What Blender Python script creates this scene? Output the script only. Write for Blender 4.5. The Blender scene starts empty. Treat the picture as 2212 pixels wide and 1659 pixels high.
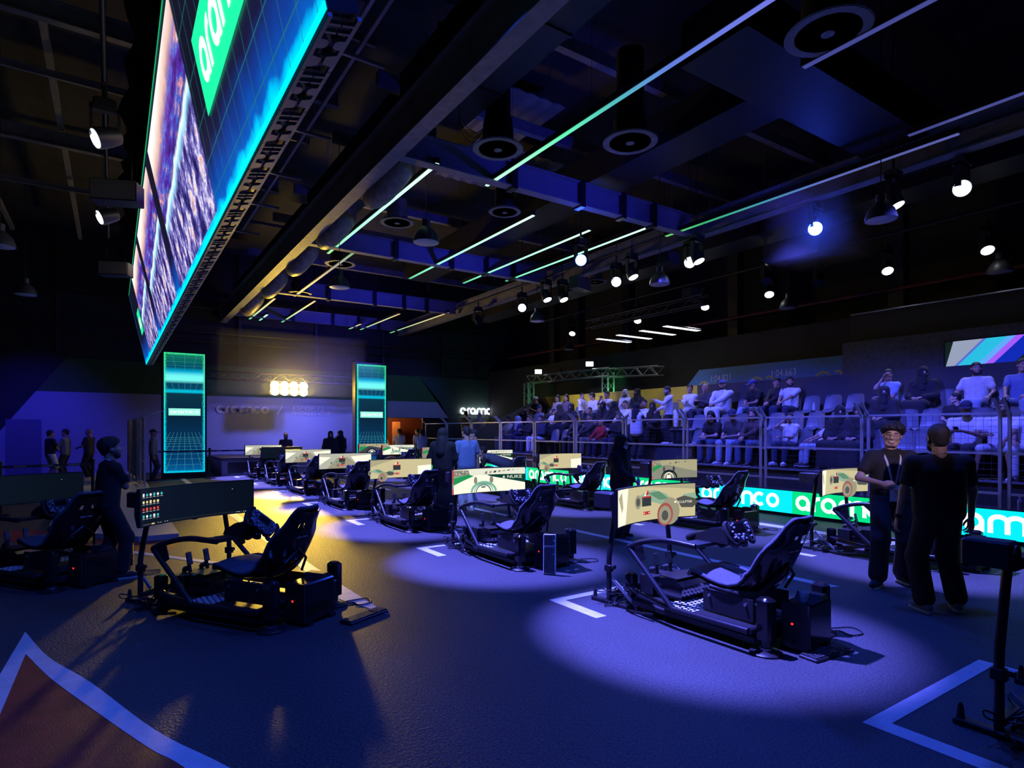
import bpy, bmesh, math, random
import numpy as np
from mathutils import Vector, Matrix, Euler

random.seed(7)
SC = bpy.context.scene
COL = SC.collection
PI = math.pi
rad = math.radians

# ------------------------------------------------------------------ camera, world, exposure
cam_d = bpy.data.cameras.new('camera'); cam = bpy.data.objects.new('camera', cam_d); COL.objects.link(cam)
cam.location = (0, 0, 1.6); cam.rotation_euler = (PI / 2, 0, -rad(33.72))
cam_d.sensor_width = 36.0; cam_d.lens = 36.0 * 1290.0 / 2212.0
cam_d.shift_y = (928 - 829.5) / 2212.0
cam_d.clip_start = 0.05; cam_d.clip_end = 200
SC.camera = cam
SC.view_settings.view_transform = 'Standard'; SC.view_settings.look = 'None'
SC.view_settings.exposure = 0.0; SC.view_settings.gamma = 1.0; SC.view_settings.use_curve_mapping = False
W = bpy.data.worlds.new('dark_hall'); SC.world = W; W.use_nodes = True
W.node_tree.nodes['Background'].inputs[0].default_value = (0.02, 0.03, 0.12, 1)
W.node_tree.nodes['Background'].inputs[1].default_value = 0.02

def lamp(name, kind, loc, target, color, power, size=0.2, spot=60, blend=0.5, size_y=None):
    d = bpy.data.lights.new(name, kind); o = bpy.data.objects.new(name, d); COL.objects.link(o)
    d.color = color; d.energy = power; o.location = loc
    if kind == 'SPOT':
        d.shadow_soft_size = size; d.spot_size = rad(spot); d.spot_blend = blend
    elif kind == 'AREA':
        d.size = size
        if size_y: d.shape = 'RECTANGLE'; d.size_y = size_y
    else:
        d.shadow_soft_size = size
    v = Vector(target) - Vector(loc)
    o.rotation_euler = v.to_track_quat('-Z', 'Y').to_euler()
    return o

# blue wash fixtures in the roof (floor, stage wall, stand)
BLUE = (0.025, 0.085, 1.0)
for i, (x, y, tx, ty, p) in enumerate([(0.4, 2.0, -0.2, 4.5, 800), (3.2, 5.0, 2.2, 7.5, 260), (8.8, 7.0, 6.2, 5.0, 750),
                                      (6.2, 14.0, 6.2, 15.5, 700), (1.0, 14.0, 0.6, 16.0, 500), (6.0, 2.6, 4.5, 1.6, 700)]):
    lamp('blue_wash_lamp', 'SPOT', (x, y, 5.9), (tx, ty, 0), BLUE, p, 0.25, 120, 1.0)
for y, p in ((3.9, 1900), (6.2, 2000), (8.7, 2000), (11.3, 2000), (15.3, 2200)):
    lamp('stand_wash_lamp', 'SPOT', (9.6, y, 5.4), (13.0, y + 0.6, 1.2), (0.08, 0.09, 1.0), p, 0.12, 66, 0.9)
for y, p in ((4.9, 200), (6.8, 160), (9.8, 200), (11.9, 240), (14.6, 260), (17.9, 220)):
    lamp('stand_key_lamp', 'SPOT', (15.0, y, 5.2), (12.4, y + 0.3, 1.0), (0.55, 0.62, 1.0), p, 0.10, 70, 0.9)
lamp('stand_front_lamp', 'SPOT', (10.6, 15.3, 5.3), (14.5, 16.8, 2.3), (1.0, 0.95, 1.0), 2400, 0.1, 42, 0.9)
lamp('stand_front_lamp', 'SPOT', (10.7, 11.3, 5.3), (14.3, 12.9, 2.3), (0.9, 0.9, 1.0), 500, 0.1, 50, 0.9)
lamp('added_people_spot', 'SPOT', (2.2, -2.0, 4.6), (6.6, 2.95, 1.55), (0.8, 0.58, 1.0), 1300, 0.1, 11, 0.9)  # spot added behind the camera to light the smiling man's face
lamp('added_people_spot', 'SPOT', (3.6, 7.6, 5.7), (6.0, 10.8, 0.9), (0.2, 0.3, 1.0), 2600, 0.1, 24, 0.9)  # roof spot added to brighten the group of four
# stage wall washes
lamp('stage_wash_lamp', 'SPOT', (7.5, 21.3, 5.5), (4.9, 26, 0.7), (0.12, 0.14, 1.0), 2300, 0.2, 66, 0.9)
lamp('stage_wash_lamp', 'SPOT', (8.3, 21.3, 5.5), (7.2, 26, 0.6), (0.12, 0.14, 1.0), 2000, 0.2, 62, 0.9)
lamp('stage_wash_lamp', 'SPOT', (-2.4, 21.0, 5.5), (-2.2, 26, 0.9), (0.03, 0.02, 1.0), 1050, 0.2, 60, 0.9)
lamp('stage_wash_lamp', 'SPOT', (11.6, 21.0, 5.5), (11.4, 26, 2.4), (0.10, 0.22, 1.0), 300, 0.2, 60, 0.9)
# one cold white spot over every racing rig
for i in range(1, 8):
    y = 4.02 + 3.05 * (i - 1)
    lamp('rig_spot_lamp', 'SPOT', (3.1, y + 0.3, 5.7), (3.95, y - 0.85, 0), (0.14, 0.14, 1.0), 11000, 0.05, 29, 0.55)
for y in (4.3, 7.25, 10.5, 13.3, 16.3, 19.5, 21.9):
    lamp('rig_spot_lamp', 'SPOT', (7.3, y + 0.1, 5.7), (8.0, y - 1.0, 0), (0.15, 0.15, 1.0), 8000, 0.05, 31, 0.55)
# yellow blinder bank over the stage: a hard beam down the lane and a little spill
lamp('blinder_lamp', 'SPOT', (5.72, 24.15, 3.22), (2.75, 12.6, 0.0), (1.0, 0.62, 0.08), 12000, 0.3, 16, 0.9)
lamp('blinder_lamp', 'SPOT', (5.72, 24.15, 3.3), (4.6, 13.0, 6.4), (1.0, 0.62, 0.05), 900, 0.3, 50, 1.0)
# blue spots added below the roof girders to light their webs
for y in (9.0, 14.4, 20.1, 24.9):
    lamp('girder_uplight', 'SPOT', (7.6, y - 2.4, 5.3), (7.4, y, 6.25), (0.03, 0.03, 1.0), 170, 0.1, 120, 0.8)
lamp('girder_uplight', 'SPOT', (10.2, 5.4, 5.5), (10.9, 8.0, 6.2), (0.05, 0.05, 1.0), 160, 0.1, 50, 0.9)

# ------------------------------------------------------------------ materials
MATS = {}
def _nodes(name):
    m = bpy.data.materials.new(name); m.use_nodes = True
    nt = m.node_tree; return m, nt, nt.nodes['Principled BSDF']
def mat(name, col, rough=0.6, metal=0.0, var=0.12, scale=14.0, bump=0.0, spec=0.5, coat=0.0, bscale=None):
    """procedural surface: colour broken up by noise, optional fine relief"""
    if name in MATS: return MATS[name]
    m, nt, b = _nodes(name)
    tc = nt.nodes.new('ShaderNodeTexCoord'); nz = nt.nodes.new('ShaderNodeTexNoise')
    nz.inputs['Scale'].default_value = scale; nz.inputs['Detail'].default_value = 4
    nt.links.new(tc.outputs['Object'], nz.inputs['Vector'])
    cr = nt.nodes.new('ShaderNodeValToRGB')
    lo = tuple(max(0, c * (1 - var)) for c in col); hi = tuple(min(1, c * (1 + var)) for c in col)
    cr.color_ramp.elements[0].position = 0.3; cr.color_ramp.elements[1].position = 0.7
    cr.color_ramp.elements[0].color = (*lo, 1); cr.color_ramp.elements[1].color = (*hi, 1)
    nt.links.new(nz.outputs['Fac'], cr.inputs['Fac']); nt.links.new(cr.outputs['Color'], b.inputs['Base Color'])
    b.inputs['Roughness'].default_value = rough; b.inputs['Metallic'].default_value = metal
    b.inputs['Specular IOR Level'].default_value = spec
    if coat: b.inputs['Coat Weight'].default_value = coat; b.inputs['Coat Roughness'].default_value = 0.15
    if bump:
        n2 = nt.nodes.new('ShaderNodeTexNoise'); n2.inputs['Scale'].default_value = bscale or scale * 8
        nt.links.new(tc.outputs['Object'], n2.inputs['Vector'])
        bp = nt.nodes.new('ShaderNodeBump'); bp.inputs['Strength'].default_value = bump; bp.inputs['Distance'].default_value = 0.01
        nt.links.new(n2.outputs['Fac'], bp.inputs['Height']); nt.links.new(bp.outputs['Normal'], b.inputs['Normal'])
    MATS[name] = m; return m
def emis(name, col, strength=1.0):
    if name in MATS: return MATS[name]
    m, nt, b = _nodes(name)
    b.inputs['Base Color'].default_value = (0.01, 0.01, 0.01, 1); b.inputs['Roughness'].default_value = 0.4
    b.inputs['Emission Color'].default_value = (*col, 1); b.inputs['Emission Strength'].default_value = strength
    MATS[name] = m; return m
def s2l(r, g, b):
    f = lambda c: (c / 255 / 12.92) if c <= 10.3 else ((c / 255 + 0.055) / 1.055) ** 2.4
    return (f(r), f(g), f(b))
def se(name, r, g, b, k=1.0):      # emissive colour picked as display rgb
    return emis(name, s2l(r, g, b), k)

M_steel = mat('dark_steel', (0.035, 0.035, 0.04), 0.45, 0.3, 0.15, 20)
M_black = mat('black_powder_coat', (0.012, 0.012, 0.014), 0.35, 0.0, 0.2, 30, 0.05)
M_gloss = mat('black_gloss', (0.008, 0.008, 0.01), 0.12, 0.0, 0.1, 8, spec=0.6)
M_rubber = mat('black_rubber', (0.012, 0.012, 0.012), 0.75, 0, 0.2, 30)
M_plastic = mat('black_plastic', (0.015, 0.015, 0.018), 0.4, 0, 0.15, 25)
M_alu = mat('brushed_aluminium', (0.55, 0.55, 0.57), 0.3, 0.9, 0.1, 60)
M_galv = mat('galvanised_steel', (0.36, 0.36, 0.38), 0.45, 0.4, 0.12, 25)
M_white = mat('white_plastic', (0.72, 0.72, 0.72), 0.45, 0, 0.04, 10)
M_cable = mat('black_cable', (0.01, 0.01, 0.01), 0.5, 0, 0.1, 40)
M_drape = mat('black_drape', (0.01, 0.01, 0.012), 0.9, 0, 0.3, 3, 0.3, bscale=6)

# ------------------------------------------------------------------ mesh builder
class MB:
    def __init__(s): s.v = []; s.f = []; s.m = []; s.mi = 0
    def mat(s, i): s.mi = i; return s
    def add(s, vs, fs, M=None):
        o = len(s.v)
        for p in vs:
            s.v.append(tuple(M @ Vector(p)) if M is not None else tuple(p))
        for f in fs: s.f.append(tuple(o + i for i in f)); s.m.append(s.mi)
        return s
    def box(s, x0, x1, y0, y1, z0, z1, M=None):
        return s.add([(x0, y0, z0), (x1, y0, z0), (x1, y1, z0), (x0, y1, z0), (x0, y0, z1), (x1, y0, z1), (x1, y1, z1), (x0, y1, z1)],
                     [(3, 2, 1, 0), (4, 5, 6, 7), (0, 1, 5, 4), (1, 2, 6, 5), (2, 3, 7, 6), (3, 0, 4, 7)], M)
    def cbox(s, x0, x1, y0, y1, z0, z1, c=0.01, M=None):      # box with chamfered vertical edges and top
        pts = [(x0 + c, y0), (x1 - c, y0), (x1, y0 + c), (x1, y1 - c), (x1 - c, y1), (x0 + c, y1), (x0, y1 - c), (x0, y0 + c)]
        cx, cy = (x0 + x1) / 2, (y0 + y1) / 2
        def ins(p):
            return (p[0] + (c if p[0] < cx else -c), p[1] + (c if p[1] < cy else -c))
        rings = [[(p[0], p[1], z0) for p in pts], [(p[0], p[1], z1 - c) for p in pts], [(*ins(p), z1) for p in pts]]
        return s.rings(rings, True, True, M)
    def rings(s, rings, cap0=True, cap1=True, M=None, closed=True):
        n = len(rings[0]); vs = [p for r in rings for p in r]; fs = []
        for i in range(len(rings) - 1):
            for j in range(n if closed else n - 1):
                k = (j + 1) % n
                fs.append((i * n + j, i * n + k, (i + 1) * n + k, (i + 1) * n + j))
        if cap0: fs.append(tuple(range(n - 1, -1, -1)))
        if cap1: fs.append(tuple((len(rings) - 1) * n + j for j in range(n)))
        return s.add(vs, fs, M)
    def tube(s, pts, r, n=8, M=None, caps=True):
        pts = [Vector(p) for p in pts]; rr = r if isinstance(r, (list, tuple)) else [r] * len(pts)
        rings = []; up = None
        for i, p in enumerate(pts):
            if i == 0: t = pts[1] - p
            elif i == len(pts) - 1: t = p - pts[i - 1]
            else: t = (pts[i + 1] - p).normalized() + (p - pts[i - 1]).normalized()
            t = t.normalized() if t.length > 1e-9 else Vector((0, 0, 1))
            if up is None: up = Vector((0, 0, 1)) if abs(t.z) < 0.9 else Vector((1, 0, 0))
            a = t.cross(up)
            if a.length < 1e-6: a = t.cross(Vector((0.3, 1, 0.2)))
            a.normalize(); b = t.cross(a).normalized(); up = -b if False else up
            rings.append([tuple(p + (a * math.cos(2 * PI * j / n) + b * math.sin(2 * PI * j / n)) * rr[i]) for j in range(n)])
        return s.rings(rings, caps, caps, M)
    def lathe(s, prof, n=16, M=None):                          # prof [(r,z)] about z
        rings = [[(r * math.cos(2 * PI * j / n), r * math.sin(2 * PI * j / n), z) for j in range(n)] for r, z in prof]
        return s.rings(rings, True, True, M)
    def cyl(s, c, r, z0, z1, n=16, M=None):
        T = Matrix.Translation((c[0], c[1], 0)); T = M @ T if M is not None else T
        return s.lathe([(r, z0), (r, z1)], n, T)
    def prism(s, pts, z0, z1, M=None):                         # polygon in xy extruded in z
        r0 = [(x, y, z0) for x, y in pts]; r1 = [(x, y, z1) for x, y in pts]
        return s.rings([r0, r1], True, True, M)
    def beam(s, a, b, w, h, up=(0, 0, 1)):
        a, b = Vector(a), Vector(b); t = (b - a); L = t.length; t.normalize(); u = Vector(up)
        x = t.cross(u); x = x.normalized() if x.length > 1e-6 else Vector((1, 0, 0)); z = x.cross(t)
        M = Matrix.Translation(a) @ Matrix((x, t, z)).transposed().to_4x4()
        return s.box(-w / 2, w / 2, 0, L, -h / 2, h / 2, M)
    def obj(s, name, mats, parent=None, smooth=None, recalc=True):
        me = bpy.data.meshes.new(name); me.from_pydata(s.v, [], s.f)
        for m in (mats if isinstance(mats, (list, tuple)) else [mats]): me.materials.append(m)
        if any(s.m): me.polygons.foreach_set('material_index', s.m)
        if recalc:
            bm = bmesh.new(); bm.from_mesh(me); bmesh.ops.recalc_face_normals(bm, faces=bm.faces); bm.to_mesh(me); bm.free()
        if smooth: me.shade_smooth(); me.set_sharp_from_angle(angle=rad(smooth))
        me.update()
        return link(name, me, parent)
def link(name, me, parent=None):
    o = bpy.data.objects.new(name, me); COL.objects.link(o)
    if parent is not None: o.parent = parent
    return o
def thing(name, label, cat, loc=(0, 0, 0), rz=0.0, group=None):
    o = bpy.data.objects.new(name, None); COL.objects.link(o); o.location = loc; o.rotation_euler = (0, 0, rz)
    o.empty_display_size = 0.1
    return tag(o, label, cat, group)
def tag(o, label, cat, group=None, kind=None):
    o['label'] = label; o['category'] = cat
    if group: o['group'] = group
    if kind: o['kind'] = kind
    return o
def struct(o): o['kind'] = 'structure'; return o
def copy_tree(root, loc=None, rz=None, label=None, parent=None):
    c = root.copy(); COL.objects.link(c); c.parent = parent
    if loc is not None: c.location = loc
    if rz is not None: c.rotation_euler = (0, 0, rz)
    if label: c['label'] = label
    for ch in root.children: copy_tree(ch, parent=c)
    return c
def same(o, parent, M=None):                                   # linked duplicate of a part
    c = o.copy(); COL.objects.link(c); c.parent = parent
    if M is not None: c.matrix_local = M
    return c
def catmull(pts, n=6):
    P = [Vector(p) for p in pts]; P = [P[0] * 2 - P[1]] + P + [P[-1] * 2 - P[-2]]; out = []
    for i in range(1, len(P) - 2):
        for k in range(n):
            t = k / n; a, b, c, d = P[i - 1], P[i], P[i + 1], P[i + 2]
            out.append(0.5 * ((2 * b) + (c - a) * t + (2 * a - 5 * b + 4 * c - d) * t * t + (3 * b - a - 3 * c + d) * t ** 3))
    out.append(P[-2]); return out
ORD = ['first', 'second', 'third', 'fourth', 'fifth', 'sixth', 'seventh', 'eighth', 'ninth', 'tenth', 'eleventh', 'twelfth',
       'thirteenth', 'fourteenth', 'fifteenth', 'sixteenth', 'seventeenth', 'eighteenth', 'nineteenth', 'twentieth']
def proj_u(x, y):
    s_, c_ = math.sin(rad(33.72)), math.cos(rad(33.72)); return (c_ * x - s_ * y) / max(0.1, s_ * x + c_ * y)

# ------------------------------------------------------------------ flat lettering and pictures
def stroke(pts, w):                                            # 2-D ribbon -> list of quads
    L = []; R = []
    for i, p in enumerate(pts):
        a = pts[max(0, i - 1)]; b = pts[min(len(pts) - 1, i + 1)]
        dx, dy = b[0] - a[0], b[1] - a[1]; l = math.hypot(dx, dy) or 1; nx, ny = -dy / l * w / 2, dx / l * w / 2
        L.append((p[0] + nx, p[1] + ny)); R.append((p[0] - nx, p[1] - ny))
    return [[R[i], R[i + 1], L[i + 1], L[i]] for i in range(len(pts) - 1)]
def arc(cx, cy, rx, ry, a0, a1, n=14):
    return [(cx + rx * math.cos(rad(a0 + (a1 - a0) * i / n)), cy + ry * math.sin(rad(a0 + (a1 - a0) * i / n))) for i in range(n + 1)]
def wordmark(st=0.24):                                         # the rounded six-letter sign, x-height 1
    h = st / 2
    def bowl(x): return stroke(arc(x + 0.5, 0.5, 0.5 - h, 0.5 - h, 0, 360, 22), st)
    def A(x): return bowl(x) + stroke([(x + 1 - h, 0), (x + 1 - h, 0.62)], st)
    def Rr(x): return stroke([(x + h, 0), (x + h, 0.56)], st) + stroke(arc(x + 0.5, 0.56, 0.5 - h, 0.44 - h, 180, 84, 8), st)
    def Mm(x):
        o = stroke([(x + h, 0), (x + h, 0.6)], st); r = 0.36
        o += stroke(arc(x + h + r, 0.6, r, 0.4 - h, 180, 0, 10) + [(x + h + 2 * r, 0)], st)
        o += stroke(arc(x + h + 3 * r, 0.6, r, 0.4 - h, 180, 0, 10) + [(x + h + 4 * r, 0)], st); return o
    q = [A(0), Rr(1.13), A(1.72), Mm(2.86), stroke(arc(5.03, 0.5, 0.5 - h, 0.5 - h, 48, 312, 16), st), bowl(5.55)]
    return q, 6.55
WML, WM_W = wordmark(); WM = [p for l in WML for p in l]
TXT = {}
def text2d(s, size=1.0):                                       # lettering as 2-D polygons, left-aligned at 0,0
    if s not in TXT:
        cu = bpy.data.curves.new('lettering', 'FONT'); cu.body = s; cu.size = 1.0; cu.resolution_u = 3
        o = bpy.data.objects.new('lettering', cu); COL.objects.link(o)
        dg = bpy.context.evaluated_depsgraph_get(); me = bpy.data.meshes.new_from_object(o.evaluated_get(dg))
        TXT[s] = [[(me.vertices[i].co.x, me.vertices[i].co.y) for i in p.vertices] for p in me.polygons]
        bpy.data.objects.remove(o); bpy.data.curves.remove(cu); bpy.data.meshes.remove(me)
    return [[(x * size, y * size) for x, y in p] for p in TXT[s]]
def xf(polys, ox, oy, sx=1.0, sy=None, shear=0.0):
    sy = sx if sy is None else sy
    return [[(ox + x * sx + shear * y * sy, oy + y * sy) for x, y in p] for p in polys]
class Pic:
    """layers of flat polygons (metres, origin bottom left) laid over a surface"""
    def __init__(s): s.l = []; s.mats = []; s.ix = {}
    def mi(s, m):
        if m.name not in s.ix: s.ix[m.name] = len(s.mats); s.mats.append(m)
        return s.ix[m.name]
    def add(s, m, polys, lift):
        i = s.mi(m)
        for p in polys: s.l.append((p, i, lift))
        return s
    def rect(s, m, x0, y0, x1, y1, lift=1): return s.add(m, [[(x0, y0), (x1, y0), (x1, y1), (x0, y1)]], lift)
    def mesh(s, name, fn, cuts=(), step=0.0004):
        """fn(x, y, lift_metres) -> xyz ; cuts = x positions where the surface bends"""
        bm = bmesh.new()
        for p, i, l in s.l:
            try: f = bm.faces.new([bm.verts.new((x, y, l * step)) for x, y in p])
            except ValueError: continue
            f.material_index = i
        for c in cuts:
            g = bm.verts[:] + bm.edges[:] + bm.faces[:]
            bmesh.ops.bisect_plane(bm, geom=g, plane_co=(c, 0, 0), plane_no=(1, 0, 0), dist=1e-5)
        for v in bm.verts: v.co = fn(v.co.x, v.co.y, v.co.z)
        me = bpy.data.meshes.new(name); bm.to_mesh(me); bm.free()
        for m in s.mats: me.materials.append(m)
        return me
def on_plane(o, ex, ey, ez):                                   # map picture coordinates on a plane
    o, ex, ey, ez = map(Vector, (o, ex, ey, ez))
    return lambda x, y, l: o + ex * x + ey * y + ez * l
# ------------------------------------------------------------------ room shell
def asphalt():
    m, nt, b = _nodes('asphalt'); N = nt.nodes.new; L = nt.links.new
    tc = N('ShaderNodeTexCoord'); n1 = N('ShaderNodeTexNoise'); n1.inputs['Scale'].default_value = 75; n1.inputs['Detail'].default_value = 6; n1.inputs['Roughness'].default_value = 0.8
    n2 = N('ShaderNodeTexNoise'); n2.inputs['Scale'].default_value = 0.8; n2.inputs['Detail'].default_value = 5
    v = N('ShaderNodeTexVoronoi'); v.inputs['Scale'].default_value = 60
    for n in (n1, n2, v): L(tc.outputs['Object'], n.inputs['Vector'])
    cr = N('ShaderNodeValToRGB'); e = cr.color_ramp.elements
    e[0].position = 0.40; e[0].color = (0.022, 0.022, 0.025, 1); e[1].position = 0.66; e[1].color = (0.14, 0.14, 0.145, 1)
    L(n1.outputs['Fac'], cr.inputs['Fac'])
    mx = N('ShaderNodeMixRGB'); mx.blend_type = 'MULTIPLY'; mx.inputs['Fac'].default_value = 0.6
    c2 = N('ShaderNodeValToRGB'); c2.color_ramp.elements[0].position = 0.25; c2.color_ramp.elements[0].color = (0.62, 0.62, 0.62, 1); c2.color_ramp.elements[1].position = 0.75
    L(n2.outputs['Fac'], c2.inputs['Fac']); L(cr.outputs['Color'], mx.inputs[1]); L(c2.outputs['Color'], mx.inputs[2]); L(mx.outputs['Color'], b.inputs['Base Color'])
    b.inputs['Roughness'].default_value = 0.62; b.inputs['Specular IOR Level'].default_value = 0.35
    bp = N('ShaderNodeBump'); bp.inputs['Strength'].default_value = 0.45; bp.inputs['Distance'].default_value = 0.008
    L(v.outputs['Distance'], bp.inputs['Height']); L(bp.outputs['Normal'], b.inputs['Normal'])
    return m
M_asph = asphalt()
M_line = mat('white_road_paint', (0.62, 0.63, 0.64), 0.55, 0, 0.10, 9, 0.25, bscale=160)
M_red = mat('red_road_paint', (0.26, 0.016, 0.02), 0.55, 0, 0.25, 9, 0.4, bscale=150)
M_kerbw = mat('pale_kerb_paint', (0.5, 0.5, 0.52), 0.6, 0, 0.08, 4, 0.1)
floor = struct(MB().box(-12, 18, -7, 31, -0.2, 0).obj('floor', M_asph))
def paint(name, pts, m=M_line, z=0.003):
    return MB().prism(pts, 0.0, z).obj(name, m, floor)
GRID_A = [1.65, 4.47, 7.43, 10.38, 13.33, 16.27, 19.2, 22.2]
GRID_B = [1.9, 4.81, 7.76, 10.7, 13.7, 16.7, 19.7, 22.7]
for x0, ys in ((3.4, GRID_A), (7.3, GRID_B)):
    for y in ys:
        w = 0.12; x1 = x0 + 1.6
        for q in ([(x0, y), (x1, y), (x1 - w, y - w * 0.8), (x0 + w, y - w * 0.8)],
                  [(x0, y), (x0 + w, y - w * 0.8), (x0 + w, y - 0.66), (x0, y - 0.66)],
                  [(x1, y), (x1, y - 0.66), (x1 - w, y - 0.66), (x1 - w, y - w * 0.8)]):
            paint('grid_box_line', q)
for y0, y1 in ((-2.65, 1.72), (3.2, 7.57), (9.04, 13.4), (14.9, 19.3), (20.7, 22.2)):
    paint('lane_dash', [(6.03, y0 + 0.06), (6.15, y0), (6.15, y1), (6.03, y1 - 0.06)])
paint('edge_line', [(1.80, 22.5), (1.95, 22.5), (1.95, 6.4), (1.98, 4.89), (1.76, 5.62), (1.80, 6.2)])
paint('edge_line', [(9.02, 22.5), (9.24, 22.5), (9.24, -3), (9.02, -3)])
cur = catmull([(0.02, 9.45, 0), (0.29, 9.0, 0), (0.68, 8.38, 0), (1.03, 7.78, 0), (1.42, 6.9, 0), (1.74, 5.72, 0)], 5)
paint('curved_edge_line', [(p.x, p.y) for p in cur] + [(p.x + 0.09, p.y + 0.05) for p in reversed(cur)])
paint('run_off_patch', [(0.92, 10.0), (0.3, 10.03), (-0.68, 11.25), (-0.9, 12.0), (-1.5, 12.4), (-1.3, 11.2), (-0.5, 10.0), (0.02, 9.5), (0.37, 9.02), (0.62, 9.1)], M_red, 0.002)
# nose of the near traffic island: white outline with a red field
tipo = catmull([(-0.58, 6.06, 0), (-0.38, 5.3, 0), (-0.12, 4.62, 0), (0.19, 3.68, 0), (0.46, 3.08, 0), (0.85, 2.1, 0), (1.3, 0.6, 0)], 5)
tipi = catmull([(-0.52, 5.46, 0), (-0.34, 4.85, 0), (-0.11, 4.2, 0), (0.15, 3.5, 0), (0.29, 3.18, 0), (0.66, 2.1, 0), (1.1, 0.6, 0)], 5)
paint('island_outline', [(p.x, p.y) for p in tipo] + [(p.x, p.y) for p in reversed(tipi)])
paint('island_outline', [(-0.58, 6.06), (-0.52, 5.46), (-0.53, 4.3), (-0.55, 0.6), (-0.65, 0.6), (-0.62, 5.0)])
paint('island_field', [(p.x, p.y) for p in tipi] + [(-0.55, 0.6), (-0.53, 4.3)], M_red, 0.002)
# low pale median slab under the left fence
isl = MB().prism([(0.80, 10.03), (0.30, 10.04), (-0.68, 11.3), (-0.85, 12.0), (-0.95, 25.7), (0.80, 25.7)], 0.0, 0.075).obj('median_island', M_kerbw)
tag(isl, 'low pale median slab with a pointed nose at the foot of the left fence', 'kerb')

M_wall = mat('dark_wall_paint', (0.022, 0.022, 0.026), 0.85, 0, 0.2, 1.5, 0.1)
M_wallg = mat('dark_green_wall_paint', (0.035, 0.06, 0.05), 0.8, 0, 0.15, 1.0, 0.05)
M_mural = mat('pale_blue_mural_paint', (0.30, 0.31, 0.38), 0.75, 0, 0.05, 0.8, 0.05)
M_muralg = mat('green_mural_paint', (0.035, 0.10, 0.02), 0.75, 0, 0.06, 0.8, 0.05)
M_ceil = mat('black_roof_deck', (0.03, 0.03, 0.032), 0.9, 0, 0.3, 1.2, 0.2, bscale=5)
wb = MB()
wb.box(-12, 10.35, 26, 26.3, 0, 9); wb.box(10.35, 13.4, 26, 26.3, 2.15, 9); wb.box(13.4, 18, 26, 26.3, 0, 9)
wall_back = struct(wb.obj('wall_back', M_wall))
def mural(name, pts, m, y0=25.985, d=0.015):   # (x,z) outline standing on the back wall
    mb = MB(); mb.rings([[(x, y0 - d, z) for x, z in pts], [(x, y0 + d, z) for x, z in pts]])
    return mb.obj(name, m, wall_back)
mural('mural_field', [(-4.2, 0.0), (-4.2, 0.0), (-2.2, 2.92), (10.35, 2.92), (10.35, 0.0)], M_mural)
mural('mural_field', [(10.35, 2.16), (10.35, 2.92), (13.15, 2.92), (13.6, 2.16)], M_mural)
mural('mural_stripe', [(-2.2, 2.92), (-1.36, 4.12), (12.05, 4.12), (13.15, 2.92)], M_muralg)
mural('mural_panel', [(12.05, 4.12), (18, 4.12), (18, 0), (13.6, 0), (13.6, 2.16)], M_wallg)
struct(MB().box(-12.3, -12, -7, 26.3, 0, 9).obj('wall_left', M_wall))
struct(MB().box(18, 18.3, -7, 26.3, 0, 9).obj('wall_right', M_wall))
struct(MB().box(-12, 18, -7.3, -7, 0, 9).obj('wall_front', M_wall))
struct(MB().box(-12, 18, -7, 26.3, 8.6, 8.8).obj('ceiling', M_ceil))
struct(MB().box(-3.0, -2.05, 25.94, 25.985, 0, 1.95).obj('door_1', mat('blue_door_paint', (0.12, 0.12, 0.22), 0.5)))
fr = MB(); fr.box(-3.42, -3.2, 25.93, 25.98, 1.45, 1.75).mat(1); fr.box(-3.37, -3.25, 25.915, 25.93, 1.5, 1.7)
tag(fr.obj('wall_notice', [M_black, mat('notice_paper', (0.3, 0.3, 0.5), 0.7)]), 'small framed notice on the wall beside the blue door', 'notice')
# lit room seen through the exit doorway
M_warm = mat('warm_brown_wall', (0.22, 0.07, 0.04), 0.8)
rm = MB(); rm.box(10.0, 15, 29.4, 29.6, 0, 2.6); rm.box(9.9, 10.1, 26.3, 29.4, 0, 2.6); rm.box(14.9, 15.1, 26.3, 29.4, 0, 2.6); rm.box(9.9, 15.1, 26.3, 29.6, 2.6, 2.7)
struct(rm.obj('wall_foyer', M_warm))
struct(MB().box(12.25, 13.4, 26.02, 26.1, 0, 2.15).obj('door_2', M_black))
lamp('foyer_lamp', 'POINT', (11.4, 28.0, 2.35), (11.4, 28, 0), (1.0, 0.5, 0.2), 60, 0.15)
for x, z0, z1, c in ((10.9, 0.9, 1.9, (0.55, 0.06, 0.04)), (12.0, 0.7, 2.0, (0.6, 0.30, 0.12)), (11.3, 0.7, 1.25, (0.5, 0.42, 0.2))):
    t = thing('exhibit_stand', {10.9: 'red display figure inside the warm lit foyer', 12.0: 'orange lit poster stand inside the foyer doorway', 11.3: 'pale umbrella shaped display in the foyer'}[x], 'display', (x, 28.6, 0))
    MB().cyl((0, 0), 0.18, 0, 0.05, 12).cyl((0, 0), 0.03, 0.05, z0, 8).obj('pole', M_black, t)
    if x == 11.3: MB().lathe([(0.38, z0), (0.2, z1 - 0.1), (0.02, z1)], 12).obj('canopy', mat('cream_canvas', c), t)
    else: MB().cbox(-0.22, 0.22, -0.05, 0.05, z0, z1, 0.03).obj('board', mat('foyer_print_%d' % int(x * 10), c), t)

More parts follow.
